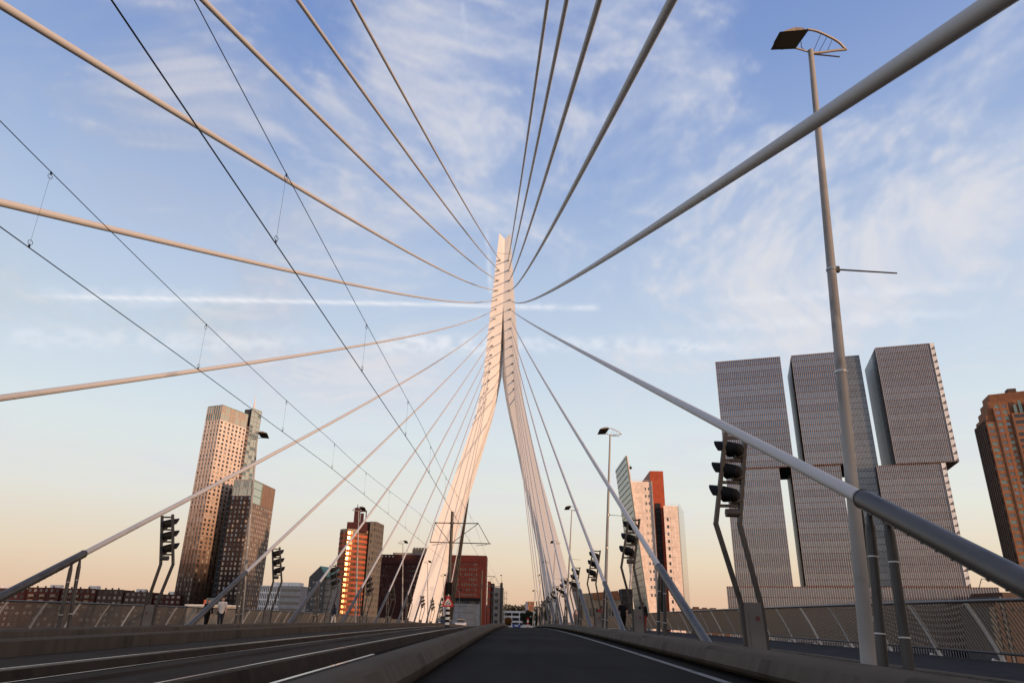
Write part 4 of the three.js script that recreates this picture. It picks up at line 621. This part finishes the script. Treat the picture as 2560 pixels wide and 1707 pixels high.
// ── low buildings left ──
{
  const g = bld('grey_office', 'low grey office with white window grid between the brown towers and the gabled house', 'office block', -120, 380);
  part('core', PR([[-130, 381], [-110, 381], [-110, 396], [-130, 396]], GB, 12.8), 'greyConcrete', g);
  facade(g, [-130.2, 380], [-119.8, 380], GB, 13.2, 11, 8, { pw: 0.42, sh: 0.9, wall: 'whitePanel', panes: ['paneDark', 'blackPanel'], limit: 200 });
  const w = part('right_wing', PR([[-119.7, 379.9], [-109.4, 379.9], [-109.4, 395], [-119.7, 395]], GB, 13.2), 'greyConcrete', g); for (let j = 0; j < 8; j++) part('window_band', BX(9.6, 1.1, 0.12, -114.5, 11.2 - j * 3.1 + EYE, -379.86), 'paneMid', w);
  part('roof_plant', PR([[-125.4, 383], [-111.6, 383], [-111.6, 392], [-125.4, 392]], 13, 15), 'whitePanel', g);
  const tl = bld('teal_block', 'small teal clad block between the grey office and the gabled house', 'building', -118, 420); part('wall', PR([[-121.8, 420], [-115.8, 420], [-115.8, 430], [-121.8, 430]], GB, 13.5), 'tealRoof', tl); for (let j = 0; j < 5; j++) part('window_band', BX(5, 1, 0.1, -118.8, 9.6 - j * 3 + EYE, -419.96), 'paneDark', tl);
  const h = bld('gabled_house', 'dark brick gabled block with a teal roof and rows of square windows', 'building', -86, 330);
  const gs = new THREE.Shape([[-91.9, GB], [-84.9, GB], [-84.9, 15.8], [-87.6, 19.9], [-91.9, 15.4]].map(([x, y]) => new THREE.Vector2(x, y + EYE)));
  part('gable_wall', new THREE.ExtrudeGeometry(gs, { depth: 16, bevelEnabled: false }).translate(0, 0, -346), 'darkSide', h);
  const sd = new THREE.Shape([[-84.9, GB], [-81.4, GB], [-81.4, 15.6], [-84.9, 15.6]].map(([x, y]) => new THREE.Vector2(x, y + EYE))); part('side_wall', new THREE.ExtrudeGeometry(sd, { depth: 15, bevelEnabled: false }).translate(0, 0, -346.5), 'greySlab', h);
  const rf = new THREE.BufferGeometry(); { const q = [[-87.6, 20.1, 329.8], [-84.3, 15.6, 329.9], [-81.2, 15.7, 331.2], [-82.5, 20, 346]].map(([x, y, z]) => V(x, y, z)), pos = []; for (const f of [[0, 1, 2], [0, 2, 3]]) for (const i of f) pos.push(q[i].x, q[i].y, q[i].z); for (const f of [[2, 1, 0], [3, 2, 0]]) for (const i of f) pos.push(q[i].x, q[i].y - 0.3, q[i].z - 0.1); rf.setAttribute('position', new THREE.Float32BufferAttribute(pos, 3)); rf.computeVertexNormals(); } part('roof', rf, 'tealRoof', h);
  for (let j = 0; j < 8; j++) for (let i = 0; i < 5; i++) part('window', BX(0.62, 0.8, 0.1, -91 + i * 1.3, 13.2 - j * 2.3 + EYE, -329.97), (i + j * 3) % 4 ? 'paneGrey' : 'paneDark', h);
  for (let j = 0; j < 6; j++) part('ledge', BX(3.3, 0.4, 0.2, -83.1, 12.6 - j * 2.6 + EYE, -331.4), 'blockGrey', h);
  const rowB = [[-330, -296, 11.6, 'darkBrick'], [-295.8, -276, 12.4, 'shadedRedBrick'], [-275.8, -254.6, 12.2, 'shadedRedBrick'], [-254.4, -238.6, 12.0, 'umberBrick'], [-238.2, -221, 10.9, 'umberBrick'], [-220.8, -204, 9.8, 'darkBrick']], lb = ['dark brick apartment row at the left edge behind the railing', 'red brick apartment row with pale balconies, far left', 'red brick apartment row below a white roof box', 'dark cubic apartment block right of the red brick row', 'dark low apartment row with a white roof box', 'dark low apartment row next to the brown tower'];  // the two red rows have their shade painted into the brick colour
  rowB.forEach(([x0, x1, h, m], k) => {
    const z = 450 + k * 1.3, b = bld('apartment_row', lb[k], 'apartment block', (x0 + x1) / 2, z); part('core', PR([[x0 + 0.2, z + 0.4], [x1 - 0.2, z + 0.4], [x1 - 0.2, z + 14], [x0 + 0.2, z + 14]], GB, h - 0.2), 'maroon', b);
    facade(b, [x0, z], [x1, z], GB, h, Math.round((x1 - x0) / 3.4), 8, { pw: 1.5, sh: 1.5, wall: m, panes: ['paneDark', 'paneMid', 'paneBlind'], limit: 60 });
    if (k === 1 || k === 2) for (let i = 0; i < 3; i++) for (let j = 0; j < 3; j++) part('balcony', BX(2.6, 1.5, 1.2, x0 + 3.5 + i * 6.6, 7.8 - j * 3 + EYE, -z + 0.6), 'beigeStone', b);
    if (k !== 3) part('roof_box', BX([7, 6, 5.2, 0, 5, 3.2][k], 1.9, 4, (x0 + x1) / 2 + [0, 4, 6, 0, -1.5, 0][k], h + 0.8 + EYE, -z - 6), 'whitePanel', b);
    parts('chimney', [0.2, 0.45, 0.7].map((q) => BX(0.7, 1, 0.7, mix(x0, x1, q), h + 0.5 + EYE, -z - 3)), 'umberBrick', b);
  });
  const kz = 72, k = thing('cabin', 'sunlit cream cabin with a flat roof edge, seen past the left railing', 'cabin', [-29.6, GY, -kz]);
  part('wall', PR([[-31.4, kz], [-27.7, kz], [-27.7, kz + 3], [-31.4, kz + 3]], GB, 0.55), 'cream', k); part('roof', BX(4.1, 0.14, 3.4, -29.55, 0.62 + EYE, -kz - 1.5), 'signWhite', k); part('window', BX(2.0, 0.5, 0.06, -29.4, 0.12 + EYE, -kz + 0.02), 'paneMid', k); part('funnel', cylG(V(-30.3, 0.7, kz + 1.2), V(-30.3, 1.15, kz + 1.2), 0.12, 0.12, 10), 'redSpandrel', k);
}
// ── around the far bridge end ──
{
  const d = bld('bridge_control_house', 'round grey bridge building with a dark overhanging roof, below the red office block', 'building', -17, 236);
  part('wall', new THREE.CylinderGeometry(5.9, 5.9, 24, 40).translate(-17, -7.4 + EYE, -236), 'greyConcrete', d);
  part('roof', new THREE.CylinderGeometry(6.5, 6.3, 0.9, 40).translate(-17, 5 + EYE, -236), 'blackPanel', d);
  for (let i = 0; i < 26; i++) { const a = -1.3 + i * 0.104, p = [-17 + 5.9 * Math.sin(a), -236 + 5.9 * Math.cos(a)]; part('window', new THREE.BoxGeometry(0.52, 0.66, 0.1).rotateY(a).translate(p[0], 4.1 + EYE, p[1]), 'paneDark', d); }
  for (let j = 0; j < 3; j++) part('wall_joint', new THREE.TorusGeometry(5.91, 0.04, 4, 48).rotateX(Math.PI / 2).translate(-17, 3 - j * 1.8 + EYE, -236), 'darkSide', d);
  part('flank', PR([[-12.6, 232.5], [-10.9, 232.5], [-10.9, 240], [-12.6, 240]], GB, 3.7), 'greyConcrete', d);
  const s = bld('hall', 'low pale hall with an orange sunlit slanted roof edge, right of the right pylon leg', 'hall', 31, 262);
  const hs = new THREE.Shape([[23, GB], [36.8, GB], [36.6, 5.2], [35.7, 9.3], [23.4, 8.2]].map(([x, y]) => new THREE.Vector2(x, y + EYE))); part('wall', new THREE.ExtrudeGeometry(hs, { depth: 14, bevelEnabled: false }).translate(0, 0, -275), 'beigeStone', s);
  part('roof_edge', new THREE.ExtrudeGeometry(new THREE.Shape([[27, 6.4], [36.4, 6.5], [35.7, 9.35], [27, 8.5]].map(([x, y]) => new THREE.Vector2(x, y + EYE))), { depth: 0.3, bevelEnabled: false }).translate(0, 0, -260.9), 'orangeBrick', s);
  for (let i = 0; i < 9; i++) part('window', BX(0.7, 2.6, 0.1, 26 + i * 1.1, 2.2 + EYE, -260.95), i % 3 ? 'paneDark' : 'paneMid', s);
  const b = bld('dark_block', 'plain dark block in front of the leaning tower foot', 'building', 45, 300); part('wall', PR([[42.7, 300], [46.9, 300], [46.9, 310], [42.7, 310]], GB, 11.5), 'blackPanel', b); for (let j = 0; j < 5; j++) part('wall_joint', BX(4.2, 0.08, 0.05, 44.8, 9 - j * 2.6 + EYE, -299.97), 'darkSide', b);
  const w = bld('pillar_block', 'narrow beige block behind the right pylon leg foot', 'building', 20, 262); part('wall', PR([[19.2, 262], [22.6, 262], [22.6, 270], [19.2, 270]], GB, 12), 'greySlab', w); for (let j = 0; j < 4; j++) part('wall_joint', BX(3.3, 0.08, 0.05, 20.9, 9 - j * 3 + EYE, -261.97), 'umberBrick', w);
  const p = bld('parking_deck', 'long white parking building with open dark floors, beyond the crest', 'building', 2.5, 450);
  for (let j = 0; j < 5; j++) part('floor_band', BX(19, 1.1, 10, 2.5, 3.2 - j * 2.7 + EYE, -456), 'whitePanel', p); part('dark_floor', BX(18.4, 14, 8, 2.5, -3.4 + EYE, -456.6), 'blackPanel', p); parts('column', [-6.5, -2, 2.5, 7, 11.5].map((x) => BX(0.5, 16, 0.6, x, -4.4 + EYE, -450.8)), 'whitePanel', p);
  const a = bld('apartment_tower', 'small distant apartment block, blue and orange in the sun, above the crest', 'apartment block', 10.5, 560); part('core', PR([[7.6, 560.3], [13.7, 560.3], [13.7, 570], [7.6, 570]], GB, 11.2), 'greySlab', a); facade(a, [9.2, 560], [13.8, 560], GB, 11.4, 4, 8, { pw: 0.5, sh: 1.2, wall: 'orangeBrick', panes: ['paneMid', 'paneBlind'], limit: 40 }); part('blue_wall', BX(1.5, 24, 0.5, 8.4, -0.7 + EYE, -560), mat('bluePanel', [0.12, 0.17, 0.3], 0.6), a);
  const m = bld('lattice_mast', 'dark mast with antennas left of the crest', 'mast', -4.6, 240); part('pole', [cylG(V(-4.5, GB, 240), V(-4.55, 10.4, 240), 0.5, 0.42, 12)], 'masts', m); parts('aerial', [cylG(V(-4.5, 10.4, 240), V(-4.55, 13, 240), 0.06, 0.04, 6), BX(0.5, 0.3, 0.2, -4.75, 12.7 + EYE, -240)], 'masts', m);
  const cs = bld('scaffolded_block', 'grey block wrapped in scaffold bars behind the dark mast', 'building', -7.3, 330); part('wall', PR([[-9.6, 330], [-5.4, 330], [-5.4, 340], [-9.6, 340]], GB, 12.3), 'greySlab', cs); for (let j = 0; j < 8; j++) part('window', BX(1.5, 1.3, 0.1, -8.4, 9.4 - j * 2.8 + EYE, -329.96), 'paneDark', cs);
  const sc = []; for (let i = 0; i < 5; i++) sc.push(BX(0.14, 24, 0.14, -7.4 + i * 0.9, -1 + EYE, -328)); for (let j = 0; j < 9; j++) sc.push(BX(4, 0.14, 0.14, -5.6, 10 - j * 2.4 + EYE, -327.9)); for (let j = 0; j < 8; j++) sc.push(barG(V(-7.4, 10 - j * 2.4, 327.8), V(-3.8, 7.6 - j * 2.4, 327.8), 0.1, 0.1)); part('scaffold', sc, 'beigeStone', cs, { kind: 'stuff' });
  for (const [lab, x0, x1, z, h] of [['low dark rooftops on the far right horizon behind the railing', 141, 155, 600, 9.2], ['low dark building with a roof box on the far right horizon', 155.3, 172, 602, 8.6]]) { const q = bld('distant_building', lab, 'building', (x0 + x1) / 2, z); part('wall', PR([[x0, z], [x1, z], [x1, z + 20], [x0, z + 20]], GB, h), 'umberBrick', q); parts('roof_box', [BX(4, 1.4, 5, x0 + 4, h + 0.6 + EYE, -z - 6), BX(3, 0.9, 4, x1 - 3, h + 0.4 + EYE, -z - 6)], 'umberBrick', q); }
  const e = bld('stepped_building', 'dark stepped building at the right edge behind the railing', 'building', 203, 300); [[188, 7], [190.5, 9.4], [192.6, 11], [194, 12.6]].forEach(([x, h], i) => part('step', PR([[x, 300 - i * 0.3], [222, 300 - i * 0.3], [222, 320], [x, 320]], GB + i * 0.01, h), i % 2 ? 'umberBrick' : 'darkSide', e)); for (let i = 0; i < 6; i++) part('window', BX(1, 1, 0.1, 197 + i * 2.4, 6 + EYE, -298.9), i === 2 ? 'beigeStone' : 'paneDark', e);
}
// far wood and a few trees beyond the crest
{
  mat('leafGreen', [0.05, 0.055, 0.02], 0.9); mat('leafDark', [0.03, 0.035, 0.018], 0.9); mat('leafOrange', [0.2, 0.1, 0.025], 0.9); mat('bark', [0.06, 0.045, 0.035], 0.95);
  const leaf = (cx, cy, cz, rx, ry, rz, n, s) => { const pos = [], R = rnd; for (let i = 0; i < n; i++) { let x, y, z; do { x = R() * 2 - 1; y = R() * 2 - 1; z = R() * 2 - 1; } while (x * x + y * y + z * z > 1 || vnoise(x * 2.5 + 9, y * 2.5 + z, 4) < 0.3); const q = [cx + x * rx, cy + y * ry, cz + z * rz]; for (let k = 0; k < 3; k++) pos.push(q[0] + (R() - 0.5) * s, q[1] + (R() - 0.5) * s, q[2] + (R() - 0.5) * s); } const g = new THREE.BufferGeometry(); g.setAttribute('position', new THREE.Float32BufferAttribute(pos, 3)); g.computeVertexNormals(); return g; };
  const gs = []; for (let i = 0; i < 26; i++) gs.push(leaf(-26 + i * 2.6, -2 + EYE + 2 * vnoise(i * 0.5, 1, 3), -605 - 14 * rnd(), 4.5, 9.3 + rnd() * 1.4, 4, 2600, 1.25));
  tag(part('wood', gs, 'leafGreen'), 'dark wooded ridge on the horizon beyond the crest of the road', 'wood', null, 'stuff');
  for (const [lab, x, z, y, r, m] of [['dark round tree left of the barrier post beyond the crest', 4.3, 262, 0.2, 2.6, 'leafDark'], ['small orange autumn tree beyond the crest', 0.2 - 2.6, 262, -1, 1.2, 'leafOrange']]) { const t = bld('tree', lab, 'tree', x, z, null); part('trunk', cylG(V(x, GB, z), V(x, y, z), 0.3, 0.12, 8), 'bark', t); parts('branch', [cylG(V(x, y - 3, z), V(x + 1.2, y, z), 0.1, 0.04, 6), cylG(V(x, y - 2.6, z), V(x - 1.1, y + 0.4, z), 0.1, 0.04, 6)], 'bark', t); part('crown', leaf(x, y + EYE, -z, r, r * 0.9, r, 5200, 0.42), m, t); }
}
// lorries beyond the crest, cars on the far carriageway
{
  const y = -6.4, mk = (lab, x0, x1, z, m, panel) => { const t = thing('lorry', lab, 'lorry', [(x0 + x1) / 2, road(z), -z]), g = road(z); part('box_body', BX(x1 - x0, 3.2, 7, (x0 + x1) / 2, g + 2.75, -z - 3.5), m, t); if (panel) part('panel', BX(1.2, 0.42, 0.04, (x0 + x1) / 2, g + 4.05, -z + 0.03), 'signWhite', t); part('chassis', BX(x1 - x0 - 0.3, 0.3, 7, (x0 + x1) / 2, g + 0.95, -z - 3.5), 'black', t); for (const s of [x0 + 0.3, x1 - 0.3]) for (const q of [1.2, 5.8]) part('wheel', cylG(new THREE.Vector3(s - 0.14, g + 0.45, -z - q), new THREE.Vector3(s + 0.14, g + 0.45, -z - q), 0.45, 0.45, 16), 'black', t); };
  mat('lorryBlue', [0.02, 0.08, 0.42], 0.4);
  mk('blue lorry with a white panel just beyond the crest of the road', -0.9, 1.9, 262, 'lorryBlue', 1); mk('white lorry right of the blue lorry beyond the crest', 2.5, 5.4, 262, 'whitePanel');
  const car = (lab, X, Z, m) => {
    const g = road(Z) + cf(X), t = thing('car', lab, 'car', [X, g, -Z], 'cars on the far carriageway'), sec = (w, h0, h1, z, r) => { const s = new THREE.Shape(); const hw = w / 2; s.moveTo(-hw, h0); s.lineTo(hw, h0); s.lineTo(hw, h1 - r); s.quadraticCurveTo(hw, h1, hw - r, h1); s.lineTo(-hw + r, h1); s.quadraticCurveTo(-hw, h1, -hw, h1 - r); s.closePath(); return s; };
    const prof = new THREE.Shape([[-2.1, 0.3], [2.1, 0.3], [2.15, 0.62], [1.95, 0.86], [1.0, 0.96], [-1.9, 0.98], [-2.15, 0.85]].map((p) => new THREE.Vector2(...p))), cab = new THREE.Shape([[-1.85, 0.95], [1.05, 0.93], [0.35, 1.44], [-1.2, 1.46]].map((p) => new THREE.Vector2(...p)));
    part('body', new THREE.ExtrudeGeometry(prof, { depth: 1.6, bevelEnabled: true, bevelSize: 0.05, bevelThickness: 0.07, bevelSegments: 3 }).translate(0, 0, -0.8).rotateY(-Math.PI / 2).translate(X, g, -Z), m, t);
    const cb = part('cabin_glass', new THREE.ExtrudeGeometry(cab, { depth: 1.2, bevelEnabled: true, bevelSize: 0.06, bevelThickness: 0.12, bevelSegments: 3 }).translate(0, 0, -0.6).rotateY(-Math.PI / 2).translate(X, g, -Z), 'paneMid', t); part('roof', BX(1.1, 0.05, 1.3, X, g + 1.53, -Z - 0.4 + 0.8), m, cb);
    for (const s of [-0.78, 0.78]) { for (const q of [-1.35, 1.3]) part('wheel', cylG(new THREE.Vector3(X + s - 0.1, g + 0.31, -Z + q), new THREE.Vector3(X + s + 0.1, g + 0.31, -Z + q), 0.31, 0.31, 16), 'black', t); part('headlight', BX(0.3, 0.12, 0.06, X + s * 0.72, g + 0.72, -Z + 2.17), 'signWhite', t); }
  };
  mat('carBlue', [0.03, 0.04, 0.06], 0.3, { metalness: 0.3 }); mat('carWhite', [0.65, 0.62, 0.58], 0.35);
  car('dark car behind the striped post on the far carriageway', -10.4, 112, 'carBlue'); car('white car right of the striped post on the far carriageway', -9.6, 134, 'carWhite');
}
// ───────────── people ─────────────
{
  const skin = mat('skin', [0.42, 0.25, 0.18], 0.6), hairD = mat('hairDark', [0.02, 0.016, 0.013], 0.7), hairB = mat('hairBrown', [0.1, 0.05, 0.03], 0.7), clBlack = mat('clothBlack', [0.012, 0.012, 0.014], 0.9), clWhite = mat('clothWhite', [0.62, 0.6, 0.57], 0.9), jean = mat('clothNavy', [0.03, 0.035, 0.05], 0.9), pink = mat('clothPink', [0.45, 0.26, 0.22], 0.9), red = mat('clothRed', [0.3, 0.03, 0.025], 0.8);
  const mc = new MarchingCubes(76, M.skin, false, false, 60000); mc.isolation = 0;
  const field = (caps, lo, S) => {                                   // smooth union of tapered capsules, meshed
    const n = 76, f = mc.field; let o = 0;
    for (let k = 0; k < n; k++) for (let j = 0; j < n; j++) for (let i = 0; i < n; i++, o++) {
      const x = lo[0] + S * i / n, y = lo[1] + S * j / n, z = lo[2] + S * k / n; let d = 1;
      for (const [ax, ay, az, ra, bx, by, bz, rb] of caps) { const ux = bx - ax, uy = by - ay, uz = bz - az, L = ux * ux + uy * uy + uz * uz, h = L ? clamp(((x - ax) * ux + (y - ay) * uy + (z - az) * uz) / L) : 0; const e = Math.hypot(x - ax - h * ux, y - ay - h * uy, z - az - h * uz) - (ra + (rb - ra) * h), q = clamp(0.5 + 0.5 * (d - e) / 0.03); d = d + (e - d) * q - 0.03 * q * (1 - q); }
      f[o] = -d;
    }
    mc.update(); const c = mc.count, g = new THREE.BufferGeometry(), p = mc.positionArray.slice(0, c * 3);
    for (let i = 0; i < c; i++) for (let a = 0; a < 3; a++) p[i * 3 + a] = lo[a] + S * (p[i * 3 + a] + 1) / 2;
    g.setAttribute('position', new THREE.BufferAttribute(p, 3)); g.setAttribute('normal', new THREE.BufferAttribute(mc.normalArray.slice(0, c * 3), 3)); return g;
  };
  function person(label, X, Z, h, turn, { shirt, legs, hair, stride = 0.18, pack, sleeve = 0.5, coat = 0 }) {
    const t = thing('person', label, 'person', [X, road(Z) + cf(X) + 0.03, -Z], 'people on the bridge'); t.rotation.y = turn; t.scale.setScalar(h / 1.75);
    const lo = [-0.95, -0.06, -0.95], S = 1.9, hip = 0.9, sh = 1.42, arm = (s) => { const sx = 0.19 * s, sw = stride * 0.7 * s; return [[sx, sh, 0, 0.052, sx + 0.05 * s, 1.14, sw * 0.5, 0.042], [sx + 0.05 * s, 1.14, sw * 0.5, 0.042, sx + 0.04 * s, 0.9, sw + 0.08, 0.03]]; }, hand = (s) => { const a = arm(s)[1], q = []; q.push([a[4], a[5], a[6], 0.028, a[4], a[5] - 0.07, a[6] + 0.01, 0.032]); for (let i = 0; i < 4; i++) q.push([a[4], a[5] - 0.07, a[6] - 0.03 + i * 0.022, 0.011, a[4] - 0.01 * s, a[5] - 0.15 + Math.abs(i - 1.4) * 0.012, a[6] - 0.02 + i * 0.02, 0.009]); q.push([a[4], a[5] - 0.02, a[6] + 0.03, 0.012, a[4] - 0.02 * s, a[5] - 0.08, a[6] + 0.055, 0.01]); return q; };
    const leg = (s) => { const x = 0.09 * s, f = -stride * s; return [[x, hip, 0, 0.095, x, 0.5, f * 0.4 + 0.05, 0.058], [x, 0.5, f * 0.4 + 0.05, 0.058, x, 0.09, f - 0.02, 0.038]]; }, shoe = (s) => { const x = 0.09 * s, f = -stride * s; return [[x, 0.045, f - 0.05, 0.045, x, 0.04, f + 0.15, 0.035]]; };
    const torso = [[0, hip + 0.02, 0, 0.145, 0, 1.2, 0, 0.14], [0, 1.2, 0, 0.14, 0, 1.36, 0, 0.135], [-0.12, sh - 0.02, 0, 0.075, 0.12, sh - 0.02, 0, 0.075]], head = [[0, 1.44, 0, 0.055, 0, 1.54, 0.01, 0.052], [0, 1.64, 0.01, 0.092, 0, 1.6, 0.03, 0.078], [0, 1.615, 0.11, 0.012, 0, 1.6, 0.122, 0.014], [-0.085, 1.62, 0.01, 0.015, -0.09, 1.6, 0.01, 0.015], [0.085, 1.62, 0.01, 0.015, 0.09, 1.6, 0.01, 0.015]];
    const fat = (c, k) => c.map((q) => q.map((v, i) => (i === 3 || i === 7 ? v + k : v))), put = (n, c, m) => { const me = new THREE.Mesh(field(c, lo, S), m); me.name = n; me.castShadow = me.receiveShadow = true; t.add(me); return me; };
    put('body', [...torso, ...head, ...arm(1), ...arm(-1), ...hand(1), ...hand(-1), ...leg(1), ...leg(-1)], skin);
    const cut = (a, s) => { const q = a.slice(); for (let i = 0; i < 3; i++) q[4 + i] = mix(q[i], q[4 + i], s); return q; };
    put('shirt', fat([...torso, ...[1, -1].flatMap((s) => (sleeve > 0.6 ? arm(s) : [cut(arm(s)[0], 0.7)])), ...(coat ? [[0, 0.95, 0, 0.17, 0, 0.62, 0, 0.2]] : [])], 0.018), shirt);
    put('trousers', fat([[0, hip + 0.03, 0, 0.13, 0, hip - 0.05, 0, 0.12], ...leg(1), ...leg(-1)], 0.016), legs); put('shoes', [...shoe(1), ...shoe(-1)], clBlack);
    put('hair', [[0, 1.66, -0.012, 0.1, 0, 1.6, -0.035, 0.085], ...(hair === hairB ? [[0, 1.6, -0.05, 0.07, 0, 1.45, -0.08, 0.05]] : [])], hair);
    if (pack) put('backpack', [[-0.08, 1.34, -0.2, 0.08, -0.08, 1.06, -0.2, 0.09], [0.08, 1.34, -0.2, 0.08, 0.08, 1.06, -0.2, 0.09]], pack);
  }
  const away = Math.PI;
  person('person in a black t-shirt walking away on the cycle path', 6.55, 46, 1.74, away, { shirt: clBlack, legs: clBlack, hair: hairD });
  person('person with a dark backpack half hidden by the second right floodlight mast', 7.6, 45, 1.66, away - 0.2, { shirt: clBlack, legs: red, hair: hairD, pack: clBlack, sleeve: 1 });
  person('person in a white shirt walking on the left footpath in front of the cream cabin', -16.1, 41.3, 1.62, 0.4, { shirt: clWhite, legs: jean, hair: hairD, stride: 0.24 });
  person('person in dark clothes walking on the left footpath behind the second stay pipe', -16.9, 41.4, 1.5, 0.6, { shirt: clBlack, legs: clBlack, hair: hairD, stride: 0.26, sleeve: 1 });
  person('person in a long pink coat on the right path near the pylon foot', 6.1, 76, 1.72, 0.2, { shirt: pink, legs: pink, hair: hairB, coat: 1, sleeve: 1, stride: 0.1 });
  person('person in dark clothes beside the third lamp post on the left', -14.9, 62, 1.7, 2.6, { shirt: jean, legs: clWhite, hair: hairD, sleeve: 1 });
  person('person in red on the cycle path right of the third stay pipe', 6.6, 58, 1.68, away, { shirt: red, legs: clBlack, hair: hairD });
}
// unseen blocks added right and behind to shade the deck and low left buildings
for (const [lab, x, z, w, d, h] of [['wide added shade block behind the camera to the right', 245, -213, 200, 26, 25.5], ['added shade block beyond the right edge', 315, -70, 60, 40, 21], ['tall added shade slab far beyond the right edge', 376, -53, 112, 30, 76], ['broad added shade block behind the camera', 120, -285, 160, 30, 26]]) {
  const t = bld('added_shade_block', lab, 'office block', x, z); const yaw = Math.atan2(SUN.x, SUN.z), c = Math.cos(yaw), s = Math.sin(yaw), R = (u, v) => [x + u * c + v * s, z - (-u * s + v * c)];
  const A = R(-w / 2, -d / 2), Bq = R(w / 2, -d / 2), Cq = R(w / 2, d / 2), Dq = R(-w / 2, d / 2);
  part('wall', PR([A, Bq, Cq, Dq], GB, h), 'umberBrick', t); facade(t, A, Bq, GB, h, 30, 11, { pw: 1.6, sh: 1.6, wall: 'beigeStone', panes: ['paneDark', 'paneMid'], limit: 0 });
}
renderer.render(scene, camera);
